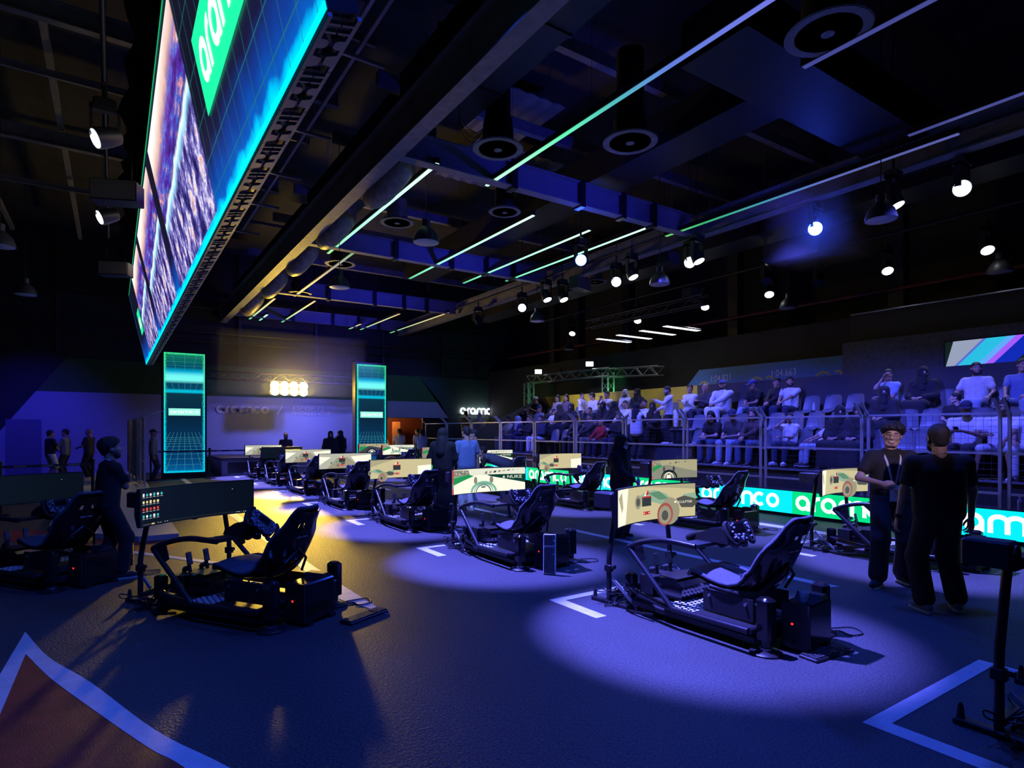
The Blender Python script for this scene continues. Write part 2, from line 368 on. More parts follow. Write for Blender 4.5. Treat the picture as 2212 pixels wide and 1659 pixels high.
# ------------------------------------------------------------------ stage
M_deck = mat('stage_deck', (0.05, 0.05, 0.055), 0.6, 0, 0.2, 5)
M_fascia = mat('grey_stage_fascia', (0.30, 0.30, 0.32), 0.6, 0, 0.08, 3)
st = thing('stage', 'low grey fronted stage between the two tall display columns', 'stage', (0, 0, 0))
MB().box(3.05, 8.9, 22.62, 25.9, 0.52, 0.62).obj('deck', M_deck, st)
MB().box(3.1, 8.85, 22.67, 22.77, 0.0, 0.52).obj('fascia', M_fascia, st)
MB().box(3.3, 4.6, 22.63, 22.67, 0.08, 0.45).obj('vent_grille', M_black, st)
MB().box(3.1, 3.2, 22.77, 25.8, 0, 0.52).obj('side_panel', M_black, st); MB().box(8.75, 8.85, 22.77, 25.8, 0, 0.52).obj('side_panel', M_black, st)

def truss(mb, a, b, w=0.29, tr=0.025, br=0.012, bay=0.32):
    """square lattice girder from a to b"""
    a, b = Vector(a), Vector(b); t = (b - a); L = t.length; t.normalize()
    u = Vector((0, 0, 1)) if abs(t.z) < 0.9 else Vector((1, 0, 0)); x = t.cross(u).normalized(); z = x.cross(t).normalized(); h = w / 2
    cor = [x * h + z * h, x * -h + z * h, x * -h + z * -h, x * h + z * -h]
    for c in cor: mb.tube([a + c, b + c], tr, 6)
    n = max(2, int(L / bay))
    for k in range(4):
        c0, c1 = cor[k], cor[(k + 1) % 4]
        for i in range(n):
            p = a + t * (L * i / n) + (c0 if i % 2 else c1); q = a + t * (L * (i + 1) / n) + (c1 if i % 2 else c0)
            mb.tube([p, q], br, 5)
    return mb
tr_ = truss(MB(), (2.75, 24.5, 3.62), (8.75, 24.5, 3.62)).tube([(3.4, 24.5, 3.7), (3.4, 24.5, 8.599)], 0.008, 5).tube([(8.1, 24.5, 3.7), (8.1, 24.5, 8.599)], 0.008, 5).obj('truss', M_steel)
tag(tr_, 'black lattice truss hung above the stage carrying the yellow lights', 'truss')
bl = thing('blinder_light', 'bank of glaring yellow blinder lamps hanging under the stage truss', 'stage light', (5.72, 24.3, 3.2))
MB().cbox(-0.72, 0.72, -0.02, 0.16, -0.24, 0.24, 0.02).obj('housing', M_black, bl)
for i in range(4):
    for j in range(2):
        MB().lathe([(0.15, 0), (0.16, 0.03), (0.1, 0.05)], 14, Matrix.Translation((-0.54 + 0.36 * i, -0.02, -0.115 + 0.23 * j)) @ Matrix.Rotation(PI / 2, 4, 'X')).obj('lamp_lens', emis('blinder_glow', (1.0, 0.66, 0.08), 150), bl)
for x in (-0.6, 0.6): MB().tube([(x, 0.08, 0.24), (x, 0.1, 0.45)], 0.02, 6).obj('hanging_clamp', M_black, bl)
# wall lettering behind the stage
M_letter = mat('grey_wall_lettering', (0.55, 0.52, 0.52), 0.6)
lt = thing('wall_lettering', 'grey aramco / ESPORTS WORLD CUP lettering on the wall behind the stage', 'lettering', (0, 25.95, 0))
for l_ in WML:
    pc = Pic(); pc.add(M_letter, xf(l_, 0, 0, 0.30), 1); link('letter', pc.mesh('letter', on_plane((3.35, 0, 2.25), (1, 0, 0), (0, 0, 1), (0, -1, 0)), step=0.012), lt)
pc = Pic(); pc.add(M_letter, stroke([(0, 0), (0.22, 0.36)], 0.05), 1)
link('slash', pc.mesh('slash', on_plane((5.62, 0, 2.22), (1, 0, 0), (0, 0, 1), (0, -1, 0)), step=0.012), lt)
pc = Pic(); pc.add(M_letter, xf(text2d('ESPORTS'), 0.06, 0.22, 0.34, 0.25, 0.25), 1); pc.add(M_letter, xf(text2d('WORLD CUP'), 0, 0, 0.285, 0.25, 0.25), 1)
link('event_name', pc.mesh('event_name', on_plane((6.15, 0, 2.2), (1, 0, 0), (0, 0, 1), (0, -1, 0)), step=0.012), lt)
# lit sign on the right part of the back wall
sg = thing('lit_wall_sign', 'glowing white aramco sign on the dark green back wall', 'sign', (14.2, 25.93, 2.36))
for l_ in WML:
    pc = Pic(); pc.add(se('sign_white', 235, 240, 255, 6.0), xf(l_, 0, 0, 0.33), 1); link('letter', pc.mesh('letter', on_plane((0, 0, 0), (1, 0, 0), (0, 0, 1), (0, -1, 0)), step=0.05), sg)
MB().box(-0.05, 2.25, 0.0, 0.03, -0.02, 0.02).obj('mounting_rail', M_black, sg)
lamp('sign_lamp', 'AREA', (15.2, 25.6, 2.5), (15.2, 26, 2.6), (0.75, 0.8, 1.0), 6, 1.6, size_y=0.3)
ex = MB(); ex.box(16.4, 16.75, 25.9, 25.97, 4.0, 4.15)
tag(ex.obj('exit_light', se('exit_green', 60, 110, 90, 1.0)), 'small dim green exit light high on the back wall', 'exit sign')

# ------------------------------------------------------------------ tall display columns
def led_column_mat():
    m, nt, b = _nodes('led_column_picture'); N = nt.nodes.new; L = nt.links.new
    tc = N('ShaderNodeTexCoord'); sp = N('ShaderNodeSeparateXYZ'); L(tc.outputs['Generated'], sp.inputs[0])
    cr = N('ShaderNodeValToRGB'); e = cr.color_ramp.elements
    stops = [(0.0, (0, 95, 160)), (0.10, (0, 60, 110)), (0.30, (0, 45, 80)), (0.45, (4, 34, 55)), (0.66, (6, 50, 66)), (0.675, (0, 190, 215)), (0.69, (0, 175, 205)), (0.70, (0, 70, 100)),
             (0.745, (0, 65, 95)), (0.775, (120, 250, 240)), (0.81, (110, 245, 240)), (0.845, (0, 170, 210)), (0.88, (0, 75, 100)), (1.0, (10, 120, 85))]
    e[0].position = 0; e[0].color = (*s2l(*stops[0][1]), 1); e[1].position = 1; e[1].color = (*s2l(*stops[-1][1]), 1)
    for p, c in stops[1:-1]:
        q = e.new(p); q.color = (*s2l(*c), 1)
    L(sp.outputs['Z'], cr.inputs['Fac'])
    # ragged glowing border of the animation
    nz = N('ShaderNodeTexNoise'); nz.inputs['Scale'].default_value = 26; nz.inputs['Detail'].default_value = 5; L(tc.outputs['Object'], nz.inputs['Vector'])
    def edge(out, k):
        a = N('ShaderNodeMath'); a.operation = 'SUBTRACT'; a.inputs[0].default_value = 0.5
        ab = N('ShaderNodeMath'); ab.operation = 'ABSOLUTE'; s_ = N('ShaderNodeMath'); s_.operation = 'SUBTRACT'; s_.inputs[1].default_value = 0.5
        L(out, s_.inputs[0]); L(s_.outputs[0], ab.inputs[0]); L(ab.outputs[0], a.inputs[1])
        mu = N('ShaderNodeMath'); mu.operation = 'MULTIPLY'; mu.inputs[1].default_value = k; L(a.outputs[0], mu.inputs[0]); return mu.outputs[0]
    mn = N('ShaderNodeMath'); mn.operation = 'MINIMUM'; L(edge(sp.outputs['X'], 1.2), mn.inputs[0]); L(edge(sp.outputs['Z'], 3.9), mn.inputs[1])
    ad = N('ShaderNodeMath'); ad.operation = 'MULTIPLY_ADD'; ad.inputs[1].default_value = 0.16; ad.inputs[2].default_value = -0.085; L(nz.outputs['Fac'], ad.inputs[0])
    su = N('ShaderNodeMath'); su.operation = 'ADD'; L(mn.outputs[0], su.inputs[0]); L(ad.outputs[0], su.inputs[1])
    gl = N('ShaderNodeMapRange'); gl.inputs['From Min'].default_value = 0.0; gl.inputs['From Max'].default_value = 0.075; gl.inputs['To Min'].default_value = 1; gl.inputs['To Max'].default_value = 0; L(su.outputs[0], gl.inputs['Value'])
    gc = N('ShaderNodeValToRGB'); ge = gc.color_ramp.elements; ge[0].color = (*s2l(0, 225, 245), 1); ge[0].position = 0.35; ge[1].color = (*s2l(60, 235, 150), 1); ge[1].position = 0.9; L(sp.outputs['Z'], gc.inputs['Fac'])
    mx = N('ShaderNodeMixRGB'); L(gl.outputs['Result'], mx.inputs['Fac']); L(cr.outputs['Color'], mx.inputs[1]); L(gc.outputs['Color'], mx.inputs[2])
    L(mx.outputs['Color'], b.inputs['Emission Color']); b.inputs['Emission Strength'].default_value = 1.05
    b.inputs['Base Color'].default_value = (0.01, 0.01, 0.01, 1); b.inputs['Roughness'].default_value = 0.5
    return m
M_ledcol = led_column_mat()
G_line = se('picture_grid_line', 70, 160, 165, 0.8); G_lab = se('picture_label_mint', 150, 245, 220, 1.1); G_wht = se('picture_white', 240, 255, 250, 1.15)
def led_column(x0, x1, label):
    w = x1 - x0; H = 3.9; t = thing('led_column', label, 'display column', (x0, 22.2, 0))
    f = MB(); f.box(-0.06, w + 0.06, 0.02, 0.35, 0.0, 4.18); f.obj('cabinet', M_black, t)
    MB().box(0, w, 0.0, 0.02, 0.2, 0.2 + H).obj('screen', M_ledcol, t)
    p = Pic()
    for k in range(-4, 5):                                       # perspective floor grid and ceiling grid
        xb = w / 2 + k * w * 0.22; xt = w / 2 + k * w * 0.085
        def seg(xa, ya, xc, yc):
            n = 8; pts = [(xa + (xc - xa) * i / n, ya + (yc - ya) * i / n) for i in range(n + 1)]
            pts = [q for q in pts if 0.02 * w < q[0] < 0.98 * w]
            if len(pts) > 1: p.add(G_line, stroke(pts, 0.009), 1)
        seg(xb, 0.05, xt, 1.32); 
        if abs(k) < 4: seg(w / 2 + k * w * 0.30, H - 0.03, w / 2 + k * w * 0.2, H - 0.6)
        seg(w / 2 + k * w * 0.16, 2.93, w / 2 + k * w * 0.13, 2.7)
    y = 0.25
    for k in range(9):
        p.rect(G_line, 0.03, y, w - 0.03, y + 0.008); y += 0.19 * 0.84 ** k
    for y in (H - 0.14, H - 0.29, H - 0.42): p.rect(G_line, 0.03, y, w - 0.03, y + 0.007)
    p.rect(G_lab, w * 0.11, 1.86, w * 0.89, 2.09, 2)
    p.add(G_wht, xf(WM, w * 0.15, 1.925, w * 0.70 / WM_W, 0.10), 3)
    link('picture', p.mesh('picture', on_plane((0, -0.001, 0.2), (1, 0, 0), (0, 0, 1), (0, -1, 0)), step=0.0015), t)
led_column(1.35, 2.53, 'tall turquoise display column with a white label at the left of the stage')
led_column(7.72, 8.88, 'tall turquoise display column with a white label at the right of the stage')

# ------------------------------------------------------------------ hanging tilted video screen
SX0, SZ0, SX1, SZ1, SY0, SY1 = 0.844, 3.6, 0.39, 5.7, 2.85, 21.6
ex_ = Vector((0, -1, 0)); ey_ = Vector((SX1 - SX0, 0, SZ1 - SZ0)); SH = ey_.length; ey_.normalize(); en_ = ex_.cross(ey_).normalized()
SO = Vector((SX0, SY1, SZ0)); SL = SY1 - SY0
hs = thing('hanging_video_screen', 'huge tilted video screen hanging over the floor with cyan glowing lower edge', 'screen', SO)
def scr_frame(x, y, l): return ex_ * x + ey_ * y + en_ * l
def screen_base_mat():
    m, nt, b = _nodes('video_wall_background'); N = nt.nodes.new; L = nt.links.new
    tc = N('ShaderNodeTexCoord'); uv = N('ShaderNodeUVMap'); sp = N('ShaderNodeSeparateXYZ'); L(uv.outputs[0], sp.inputs[0])
    nz = N('ShaderNodeTexNoise'); nz.inputs['Scale'].default_value = 2.2; nz.inputs['Detail'].default_value = 6; L(tc.outputs['Object'], nz.inputs['Vector'])
    mp = N('ShaderNodeMath'); mp.operation = 'MULTIPLY_ADD'; mp.inputs[1].default_value = 0.16; L(nz.outputs['Fac'], mp.inputs[0])
    L(sp.outputs['Y'], mp.inputs[2])
    cr = N('ShaderNodeValToRGB'); e = cr.color_ramp.elements
    e[0].position = 0.095; e[0].color = (*s2l(0, 235, 255), 1); e[1].position = 1.12 if False else 1.0; e[1].color = (*s2l(22, 22, 42), 1)
    for q, c in ((0.125, (0, 190, 250)), (0.15, (10, 90, 190)), (0.24, (18, 60, 150)), (0.36, (26, 24, 62)), (0.5, (20, 20, 40))):
        z = e.new(q); z.color = (*s2l(*c), 1)
    L(mp.outputs[0], cr.inputs['Fac']); L(cr.outputs['Color'], b.inputs['Emission Color']); b.inputs['Emission Strength'].default_value = 1.1
    b.inputs['Base Color'].default_value = (0.01, 0.01, 0.01, 1); return m
def video_mat():
    """arena footage: pale haze on top, violet rig of lights, white-cyan stage band, crowd of blobs below"""
    m, nt, b = _nodes('video_arena_footage'); N = nt.nodes.new; L = nt.links.new
    uv = N('ShaderNodeUVMap'); sp = N('ShaderNodeSeparateXYZ'); L(uv.outputs[0], sp.inputs[0])
    def noise(sx, sy, det, rot=0.0, sc=1.0):
        mp = N('ShaderNodeMapping'); mp.inputs['Scale'].default_value = (sx, sy, 1); mp.inputs['Rotation'].default_value = (0, 0, rot); L(uv.outputs[0], mp.inputs[0])
        n = N('ShaderNodeTexNoise'); n.inputs['Scale'].default_value = sc; n.inputs['Detail'].default_value = det; n.inputs['Roughness'].default_value = 0.7; L(mp.outputs[0], n.inputs['Vector']); return n
    def ramp(src, stops):
        r = N('ShaderNodeValToRGB'); e = r.color_ramp.elements; e[0].position = stops[0][0]; e[0].color = (*s2l(*stops[0][1]), 1); e[1].position = stops[-1][0]; e[1].color = (*s2l(*stops[-1][1]), 1)
        for q, c in stops[1:-1]:
            z = e.new(q); z.color = (*s2l(*c), 1)
        L(src, r.inputs['Fac']); return r
    def math_(op, a, v):
        n = N('ShaderNodeMath'); n.operation = op; L(a, n.inputs[0])
        if hasattr(v, 'name'): L(v, n.inputs[1])
        else: n.inputs[1].default_value = v
        return n.outputs[0]
    wob = noise(5, 3, 3); yy = math_('ADD', sp.outputs['Y'], math_('MULTIPLY', wob.outputs['Fac'], 0.10))
    tilt = math_('ADD', yy, math_('MULTIPLY', sp.outputs['X'], -0.16))
    base = ramp(tilt, [(0.0, (90, 85, 140)), (0.10, (150, 145, 190)), (0.22, (70, 66, 120)), (0.38, (96, 88, 160)), (0.46, (150, 215, 245)), (0.50, (235, 250, 255)), (0.53, (60, 40, 130)), (0.70, (120, 70, 170)), (0.82, (225, 180, 165)), (0.95, (255, 246, 240))])
    crowd = ramp(noise(13, 5, 7, 0.25).outputs['Fac'], [(0.34, (14, 10, 46)), (0.44, (52, 44, 120)), (0.52, (120, 110, 190)), (0.58, (236, 232, 250)), (0.63, (240, 150, 90)), (0.68, (90, 150, 230)), (0.76, (250, 250, 255))])
    lights = ramp(noise(5, 9, 7, -0.6).outputs['Fac'], [(0.36, (20, 8, 60)), (0.47, (84, 40, 170)), (0.55, (40, 120, 220)), (0.60, (230, 130, 110)), (0.66, (250, 235, 245))])
    def mask(lo, hi):
        r = N('ShaderNodeMapRange'); r.inputs['From Min'].default_value = lo; r.inputs['From Max'].default_value = hi; L(tilt, r.inputs['Value']); return r.outputs['Result']
    m1 = N('ShaderNodeMixRGB'); L(mask(0.47, 0.40), m1.inputs['Fac']); L(base.outputs['Color'], m1.inputs[1]); L(crowd.outputs['Color'], m1.inputs[2])
    f2 = math_('MULTIPLY', math_('MULTIPLY', mask(0.52, 0.56), mask(0.84, 0.74)), 0.75)
    m2 = N('ShaderNodeMixRGB'); L(f2, m2.inputs['Fac']); L(m1.outputs['Color'], m2.inputs[1]); L(lights.outputs['Color'], m2.inputs[2])
    L(m2.outputs['Color'], b.inputs['Emission Color']); b.inputs['Emission Strength'].default_value = 1.15
    b.inputs['Base Color'].default_value = (0.01, 0.01, 0.01, 1); return m
def uv_quad(name, x0, y0, x1, y1, lift, m, parent):
    me = bpy.data.meshes.new(name); me.from_pydata([tuple(scr_frame(x, y, lift)) for x, y in ((x0, y0), (x1, y0), (x1, y1), (x0, y1))], [], [(0, 1, 2, 3)])
    ul = me.uv_layers.new(name='UVMap')
    for i, c in enumerate(((0, 0), (1, 0), (1, 1), (0, 1))): ul.data[i].uv = c
    me.materials.append(m); return link(name, me, parent)
cb = MB(); cb.rings([[tuple(scr_frame(x, y, l)) for x, y, l in ((a, -0.0, -0.004), (a, SH, -0.004), (a, SH, -0.16), (a, 0.0, -0.16))] for a in (0, SL)])
cb.obj('cabinet', M_black, hs)
uv_quad('background_picture', 0, 0, SL, SH, 0.0, screen_base_mat(), hs)
M_video = video_mat()
for y0, y1 in ((6.3, 10.05), (10.65, 14.55), (15.2, 18.85)):
    uv_quad('video_window', SY1 - y1, 0.09, SY1 - y0, SH - 0.1, 0.004, M_video, hs)
p = Pic(); M_mint = se('video_mint', 30, 245, 165, 1.15); M_gl = se('video_grid_line', 40, 130, 130, 0.8); M_ge = se('video_edge_green', 20, 190, 120, 1.0)
for y0, y1 in ((2.0, 5.74), (19.1, 20.15)):
    a, b_ = SY1 - y1, SY1 - y0; p.rect(M_mint, a, SH * 0.335, b_, SH * 0.625, 3)
    k = SH * 0.29 * 0.52; ww = min((b_ - a) * 0.86, WM_W * k); ww = WM_W * k if y0 < 10 else (b_ - a) * 0.8
    p.add(se('video_white', 245, 255, 250, 1.2), xf(WM, a + ((b_ - a) - ww) / 2 if y0 > 10 else a + 0.16, SH * 0.335 + SH * 0.29 * 0.24, ww / WM_W, k if y0 < 10 else SH * 0.12), 4)
for k in range(14): p.rect(M_gl, 15.4 + 0.27 * k, 0.02, 15.407 + 0.27 * k, SH - 0.02, 1)
for y in (0.22, 0.5, 0.82, 1.2, 1.62): p.rect(M_gl, 15.25, y, SL, y + 0.008, 1)
p.rect(M_ge, 0, SH - 0.03, SL, SH, 2); p.rect(se('video_edge_cyan', 0, 240, 255, 1.25), 0, 0, SL, 0.035, 2); p.rect(se('video_edge_cyan2', 0, 170, 230, 1.0), 0, 0, 0.03, SH, 2)
link('picture_overlay', p.mesh('picture_overlay', scr_frame, step=0.0035), hs)
# underside of the cabinets: two rails with lugs, seen from below
M_lug = mat('lilac_grey_casting', (0.20, 0.18, 0.25), 0.5, 0.2, 0.1, 8)
bx, bn = -en_, ey_
def under(x, dpt, l=0.0): return ex_ * x + bx * dpt - bn * (0.012 + l)
mod = MB(); TH = 0.17
def slab(mb, pts): mb.rings([[tuple(under(x, d, 0)) for x, d in pts], [tuple(under(x, d, 0.02)) for x, d in pts]])
slab(mod, [(0, 0), (0.5, 0), (0.5, 0.022), (0, 0.022)]); slab(mod, [(0, TH - 0.022), (0.5, TH - 0.022), (0.5, TH), (0, TH)])
slab(mod, [(0.03, 0.02), (0.15, 0.02), (0.13, 0.075), (0.05, 0.075)]); slab(mod, [(0.05, TH - 0.02), (0.17, TH - 0.02), (0.15, TH - 0.075), (0.07, TH - 0.075)])
for d0, s_ in ((0.02, 1), (TH - 0.02, -1)):
    slab(mod, [(0.22, d0), (0.31, d0), (0.305, d0 + s_ * 0.035), (0.285, d0 + s_ * 0.05), (0.245, d0 + s_ * 0.05), (0.225, d0 + s_ * 0.035)])
    slab(mod, [(0.36, d0), (0.378, d0), (0.378, d0 + s_ * 0.06), (0.36, d0 + s_ * 0.06)]); slab(mod, [(0.43, d0), (0.448, d0), (0.448, d0 + s_ * 0.06), (0.43, d0 + s_ * 0.06)])
m0 = mod.obj('underside_frame', M_lug, hs)
n_mod = 37
for i in range(1, n_mod): same(m0, hs, Matrix.Translation(ex_ * ((SL - 0.5) / (n_mod - 1)) * i))
# black cloth along the back of the screen frame, hanging chains and hoists
cl = MB(); r0 = []; r1 = []
for i in range(60):
    a = SL * i / 59; w = 0.03 * math.sin(i * 1.7) + 0.02 * math.sin(i * 0.6)
    r0.append(tuple(scr_frame(a, SH + 0.02, -0.10 + w))); r1.append(tuple(scr_frame(a, SH + 0.02, -0.10 + w) + Vector((-0.34 - w, 0, 0.75 + 0.1 * math.sin(i * 0.35)))))
r2 = [tuple(Vector(q) + Vector((0.5, 0, 0.02))) for q in r1]; r3 = [tuple(Vector(q) + Vector((0.5, 0, 0))) for q in r0]
vs = []
for k in range(60): vs.append([r0[k], r1[k], r2[k], r3[k]])
cl.rings(vs); cl.obj('cloth_cover', M_drape, hs, smooth=60)
for i, a in enumerate((0.8, 4.8, 8.8, 12.8, 16.8)):
    MB().tube([scr_frame(a, SH, -0.2) + Vector((0, 0, 0.6)), scr_frame(a, SH, -0.2) + Vector((0, 0, 2.9))], 0.012, 6).obj('hoist_chain', M_steel, hs)
# ------------------------------------------------------------------ grandstand
M_tier = mat('dark_tier_carpet', (0.03, 0.03, 0.035), 0.8, 0, 0.15, 6, 0.1)
M_riser = mat('dark_riser_board', (0.035, 0.035, 0.04), 0.6, 0, 0.12, 5)
M_nose = mat('glossy_step_nosing', (0.22, 0.22, 0.26), 0.35, 0, 0.1, 10)
M_par = mat('grey_parapet_paint', (0.055, 0.052, 0.058), 0.7, 0, 0.08, 2, 0.05)
M_yel = mat('yellow_parapet_paint', (0.62, 0.47, 0.03), 0.6, 0, 0.06, 2)
GY0, GY1 = -3.0, 19.6
gs = thing('grandstand', 'dark tiered grandstand platform behind the track fence', 'grandstand', (0, 0, 0))
TIERS = [(11.08, 11.5, 0.39), (11.5, 12.5, 0.78), (12.5, 13.4, 1.18), (13.4, 14.5, 1.60)]
for i, (x0, x1, z) in enumerate(TIERS):
    MB().box(x0 + 0.02, x1 if i < 3 else 14.5, GY0, GY1, z - 0.06, z).obj('tier_deck', M_tier, gs)
    MB().box(x0 + 0.03, x0 + 0.06, GY0, GY1, TIERS[i - 1][2] if i else 0, z - 0.06).obj('tier_riser', M_riser, gs)
    MB().box(x0 - 0.01, x0 + 0.05, GY0, GY1, z - 0.015, z + 0.012).obj('step_nosing', M_nose, gs)
for k in range(3):                                               # aisle steps up to the middle row
    x = 12.3 + 0.24 * k; MB().box(x, 12.95 + 0.02 * k, 9.7, 10.7, 0.78 + 0.133 * k, 0.78 + 0.133 * (k + 1)).obj('aisle_step', M_riser, gs)
pp = MB(); pp.box(14.5, 14.6, GY0, GY1 + 0.06, 1.5, 2.92).obj('parapet', M_par, gs)
yl = MB(); yl.rings([[(x, y, z) for y, z in ((11.75, 1.62), (11.75, 2.918), (19.3, 2.918), (18.3, 1.62))] for x in (14.488, 14.5)]); yl.obj('yellow_band', M_yel, gs)
en = MB(); en.rings([[(x, y, z) for x, z in ((10.95, 0), (10.95, 1.35), (14.6, 2.92), (14.6, 0))] for y in (GY1, GY1 + 0.06)])
en.obj('end_panel', mat('blue_grey_end_panel', (0.10, 0.10, 0.14), 0.7), gs)

# wall and lap time banner behind the parapet
wr = struct(MB().box(15.9, 16.1, -7, 26, 0, 4.5).obj('wall_stand', M_wall))
bn = thing('lap_time_banner', 'blue banner with Q1 Q2 Q3 lap times behind the stand parapet', 'banner', (15.2, 0, 0))
MB().rings([[(x, y, z) for y, z in ((7.7, 0.0), (7.7, 3.46), (12.25, 3.46), (13.4, 2.3), (13.4, 0.0))] for x in (0, 0.05)]).obj('panel', mat('blue_banner_print', (0.07, 0.20, 0.46), 0.6), bn)
M_olive = mat('olive_print', (0.42, 0.40, 0.10), 0.6); M_ltxt = mat('pale_print', (0.55, 0.62, 0.66), 0.6)
def yz(y, z, x=-0.004): return on_plane((x, y, z), (0, -1, 0), (0, 0, 1), (-1, 0, 0))
for q, y in (('Q1', 12.32), ('Q2', 10.5), ('Q3', 8.6)):
    pc = Pic(); pc.add(M_olive, xf(text2d(q), 0, 0, 0.62, 0.62), 1); link('position_number', pc.mesh('position_number', yz(y, 2.68), step=0.002), bn)
for q, y in (('1:04.821', 11.85), ('1:04.663', 9.83), ('1', 7.88)):
    pc = Pic(); pc.add(M_ltxt, xf(text2d(q), 0, 0, 0.225, 0.27), 1); link('lap_time', pc.mesh('lap_time', yz(y, 3.06), step=0.002), bn)
for q, y in (('Q1', 12.32),): pass
struct(MB().box(14.9, 15.1, -3, 7.7, 2.3, 3.72).obj('trim_1', mat('charcoal_panel', (0.09, 0.10, 0.10), 0.8, 0, 0.2, 14)))
struct(MB().box(15.3, 15.5, -3, 7.7, 3.3, 4.42).obj('trim_2', mat('black_panel', (0.014, 0.014, 0.015), 0.7)))
struct(MB().tube([(15.28, -3, 4.45), (15.28, 7.7, 4.45)], 0.02, 6).obj('trim_3', M_galv))
ss = thing('stand_video_screen', 'video screen showing diagonal cyan and violet stripes above the stand', 'screen', (14.88, 5.5, 2.9))
MB().box(-0.03, 0.015, -6, 0.03, -0.02, 0.6).obj('frame', M_black, ss)
pc = Pic(); cols = [((0, 0, 0.25, 0.5), (150, 160, 185)), ]
pc.rect(se('sv_dark', 14, 30, 26, 1), 0, 0, 6, 0.57, 0)
for a, b_, c in ((-0.4, 0.12, (150, 160, 185)), (0.12, 0.18, (90, 110, 210)), (0.18, 0.52, (40, 190, 225)), (0.52, 0.66, (95, 170, 250)), (0.66, 0.80, (165, 90, 250)), (0.80, 1.15, (10, 40, 180)), (2.05, 2.12, (30, 50, 130))):
    q = [(a, 0), (b_, 0), (b_ + 0.55, 0.57), (a + 0.55, 0.57)]; q = [(max(0, x), y) for x, y in q]
    pc.add(se('sv_%d_%d_%d' % c, *c, 1.0), [q], 1)
link('picture', pc.mesh('picture', on_plane((-0.032, 0, 0), (0, -1, 0), (0, 0, 1), (-1, 0, 0)), step=0.001), ss)
struct(MB().tube([(16.4, -6, 5.15), (16.4, 25, 5.15)], 0.05, 8).obj('trim_4', mat('dull_red_pipe', (0.14, 0.02, 0.025), 0.5)))
for i, y in enumerate((2.5, 7.2, 12.0, 16.8, 21.5)):
    struct(MB().box(16.5, 16.85, y - 0.18, y + 0.18, 0, 8.6).obj('trim_%d' % (5 + i), M_steel))

# ------------------------------------------------------------------ track fence with raked tops
def fence_panel(root, L, z0=0.06, z1=1.86, lean=-1):
    post = MB(); post.box(-0.02, 0.02, 0.036, 0.076, 0, z1)
    post.rings([[(x, y, z) for x, y in ((-0.019 + o, 0.037), (0.019 + o, 0.037), (0.019 + o, 0.075), (-0.019 + o, 0.075))] for o, z in ((0, z1 - 0.03), (lean * 0.24, z1 + 0.2))])
    a = post.obj('post', M_fence, root); b = same(a, root, Matrix.Translation((0, L - 0.112, 0)))
    r = MB().box(-0.017, 0.017, 0.07, L - 0.07, -0.017, 0.017).obj('rail', M_fence, root); r.location.z = z1 - 0.02
    for z in (1.25, 0.66, 0.09): same(r, root, Matrix.Translation((0, 0, z)))
    w = MB()
    n = 19
    for k in range(1, n): y = 0.07 + (L - 0.14) * k / n; w.tube([(0.012, y, 0.1), (0.012, y, z1 - 0.03)], 0.0022, 4, caps=False)
    for k in range(1, 19): z = 0.1 + (z1 - 0.13) * k / 19; w.tube([(0.012, 0.07, z), (0.012, L - 0.07, z)], 0.0022, 4, caps=False)
    wo = w.obj('wire_mesh', M_wire, root, recalc=False); wo['kind'] = 'stuff'
M_fence = mat('grey_fence_paint', (0.60, 0.60, 0.64), 0.45, 0.2, 0.08, 12)
M_wire = mat('fence_wire', (0.10, 0.10, 0.12), 0.4, 0.5, 0.1, 30)
FP = 1.945; NF = 13; fps = []
for i in range(NF):
    y1 = 22.7 - FP * i; y0 = y1 - FP
    lab = 'grey wire mesh fence panel, %s along the stand from the %s' % ((ORD[i], 'stage end') if i < 7 else (ORD[NF - 1 - i], 'near end'))
    if i == 0:
        f0 = thing('fence_panel', lab, 'fence', (10.8, y0, 0), 0, 'track fence panels'); fence_panel(f0, FP)
    else: copy_tree(f0, (10.8, y0, 0), 0, lab)
lf = []
for i in range(5):                                               # fence on the median slab at the left
    lab = 'grey fence panel on the median slab, %s from the near end' % ORD[i]
    o = thing('fence_panel', lab, 'fence', (0.70 - 0.064 * i, 18.6 + 1.218 * i, 0.075), rad(3), 'median fence panels')
    if i == 0: fl0 = o; fence_panel(o, 1.22, lean=1.9)
    else:
        for c in fl0.children: same(c, o, c.matrix_local.copy())

# ------------------------------------------------------------------ lit advertising boards along the track
A_green = se('board_green', 0, 205, 125, 1.25); A_cyan = se('board_cyan', 0, 215, 225, 1.3); A_white = se('board_white', 235, 255, 255, 1.5)
def board(L, col):
    p = Pic(); p.rect(col, 0, 0, L, 0.41, 0); p.add(A_white, xf(WM, 0.06, 0.075, 0.272), 1)
    return p.mesh('screen', on_plane((-0.052, L, 0.06), (0, -1, 0), (0, 0, 1), (-1, 0, 0)), step=0.001)
bm_g = board(2.1, A_green); bm_c = board(2.1, A_cyan); cab = None
for i in range(12):
    y0 = -2.15 + 2.1 * i; g = i % 2 == 1
    lab = '%s glowing trackside board reading aramco, %s board from the near end' % ('green' if g else 'cyan', ORD[i])
    t = thing('led_board', lab, 'advertising board', (10.4, y0, 0), 0, 'trackside boards')
    if cab is None: cab = MB().box(-0.05, 0.06, 0.0, 2.097, 0.0, 0.48).obj('cabinet', M_black, t)
    else: same(cab, t)
    link('screen', bm_g if g else bm_c, t)

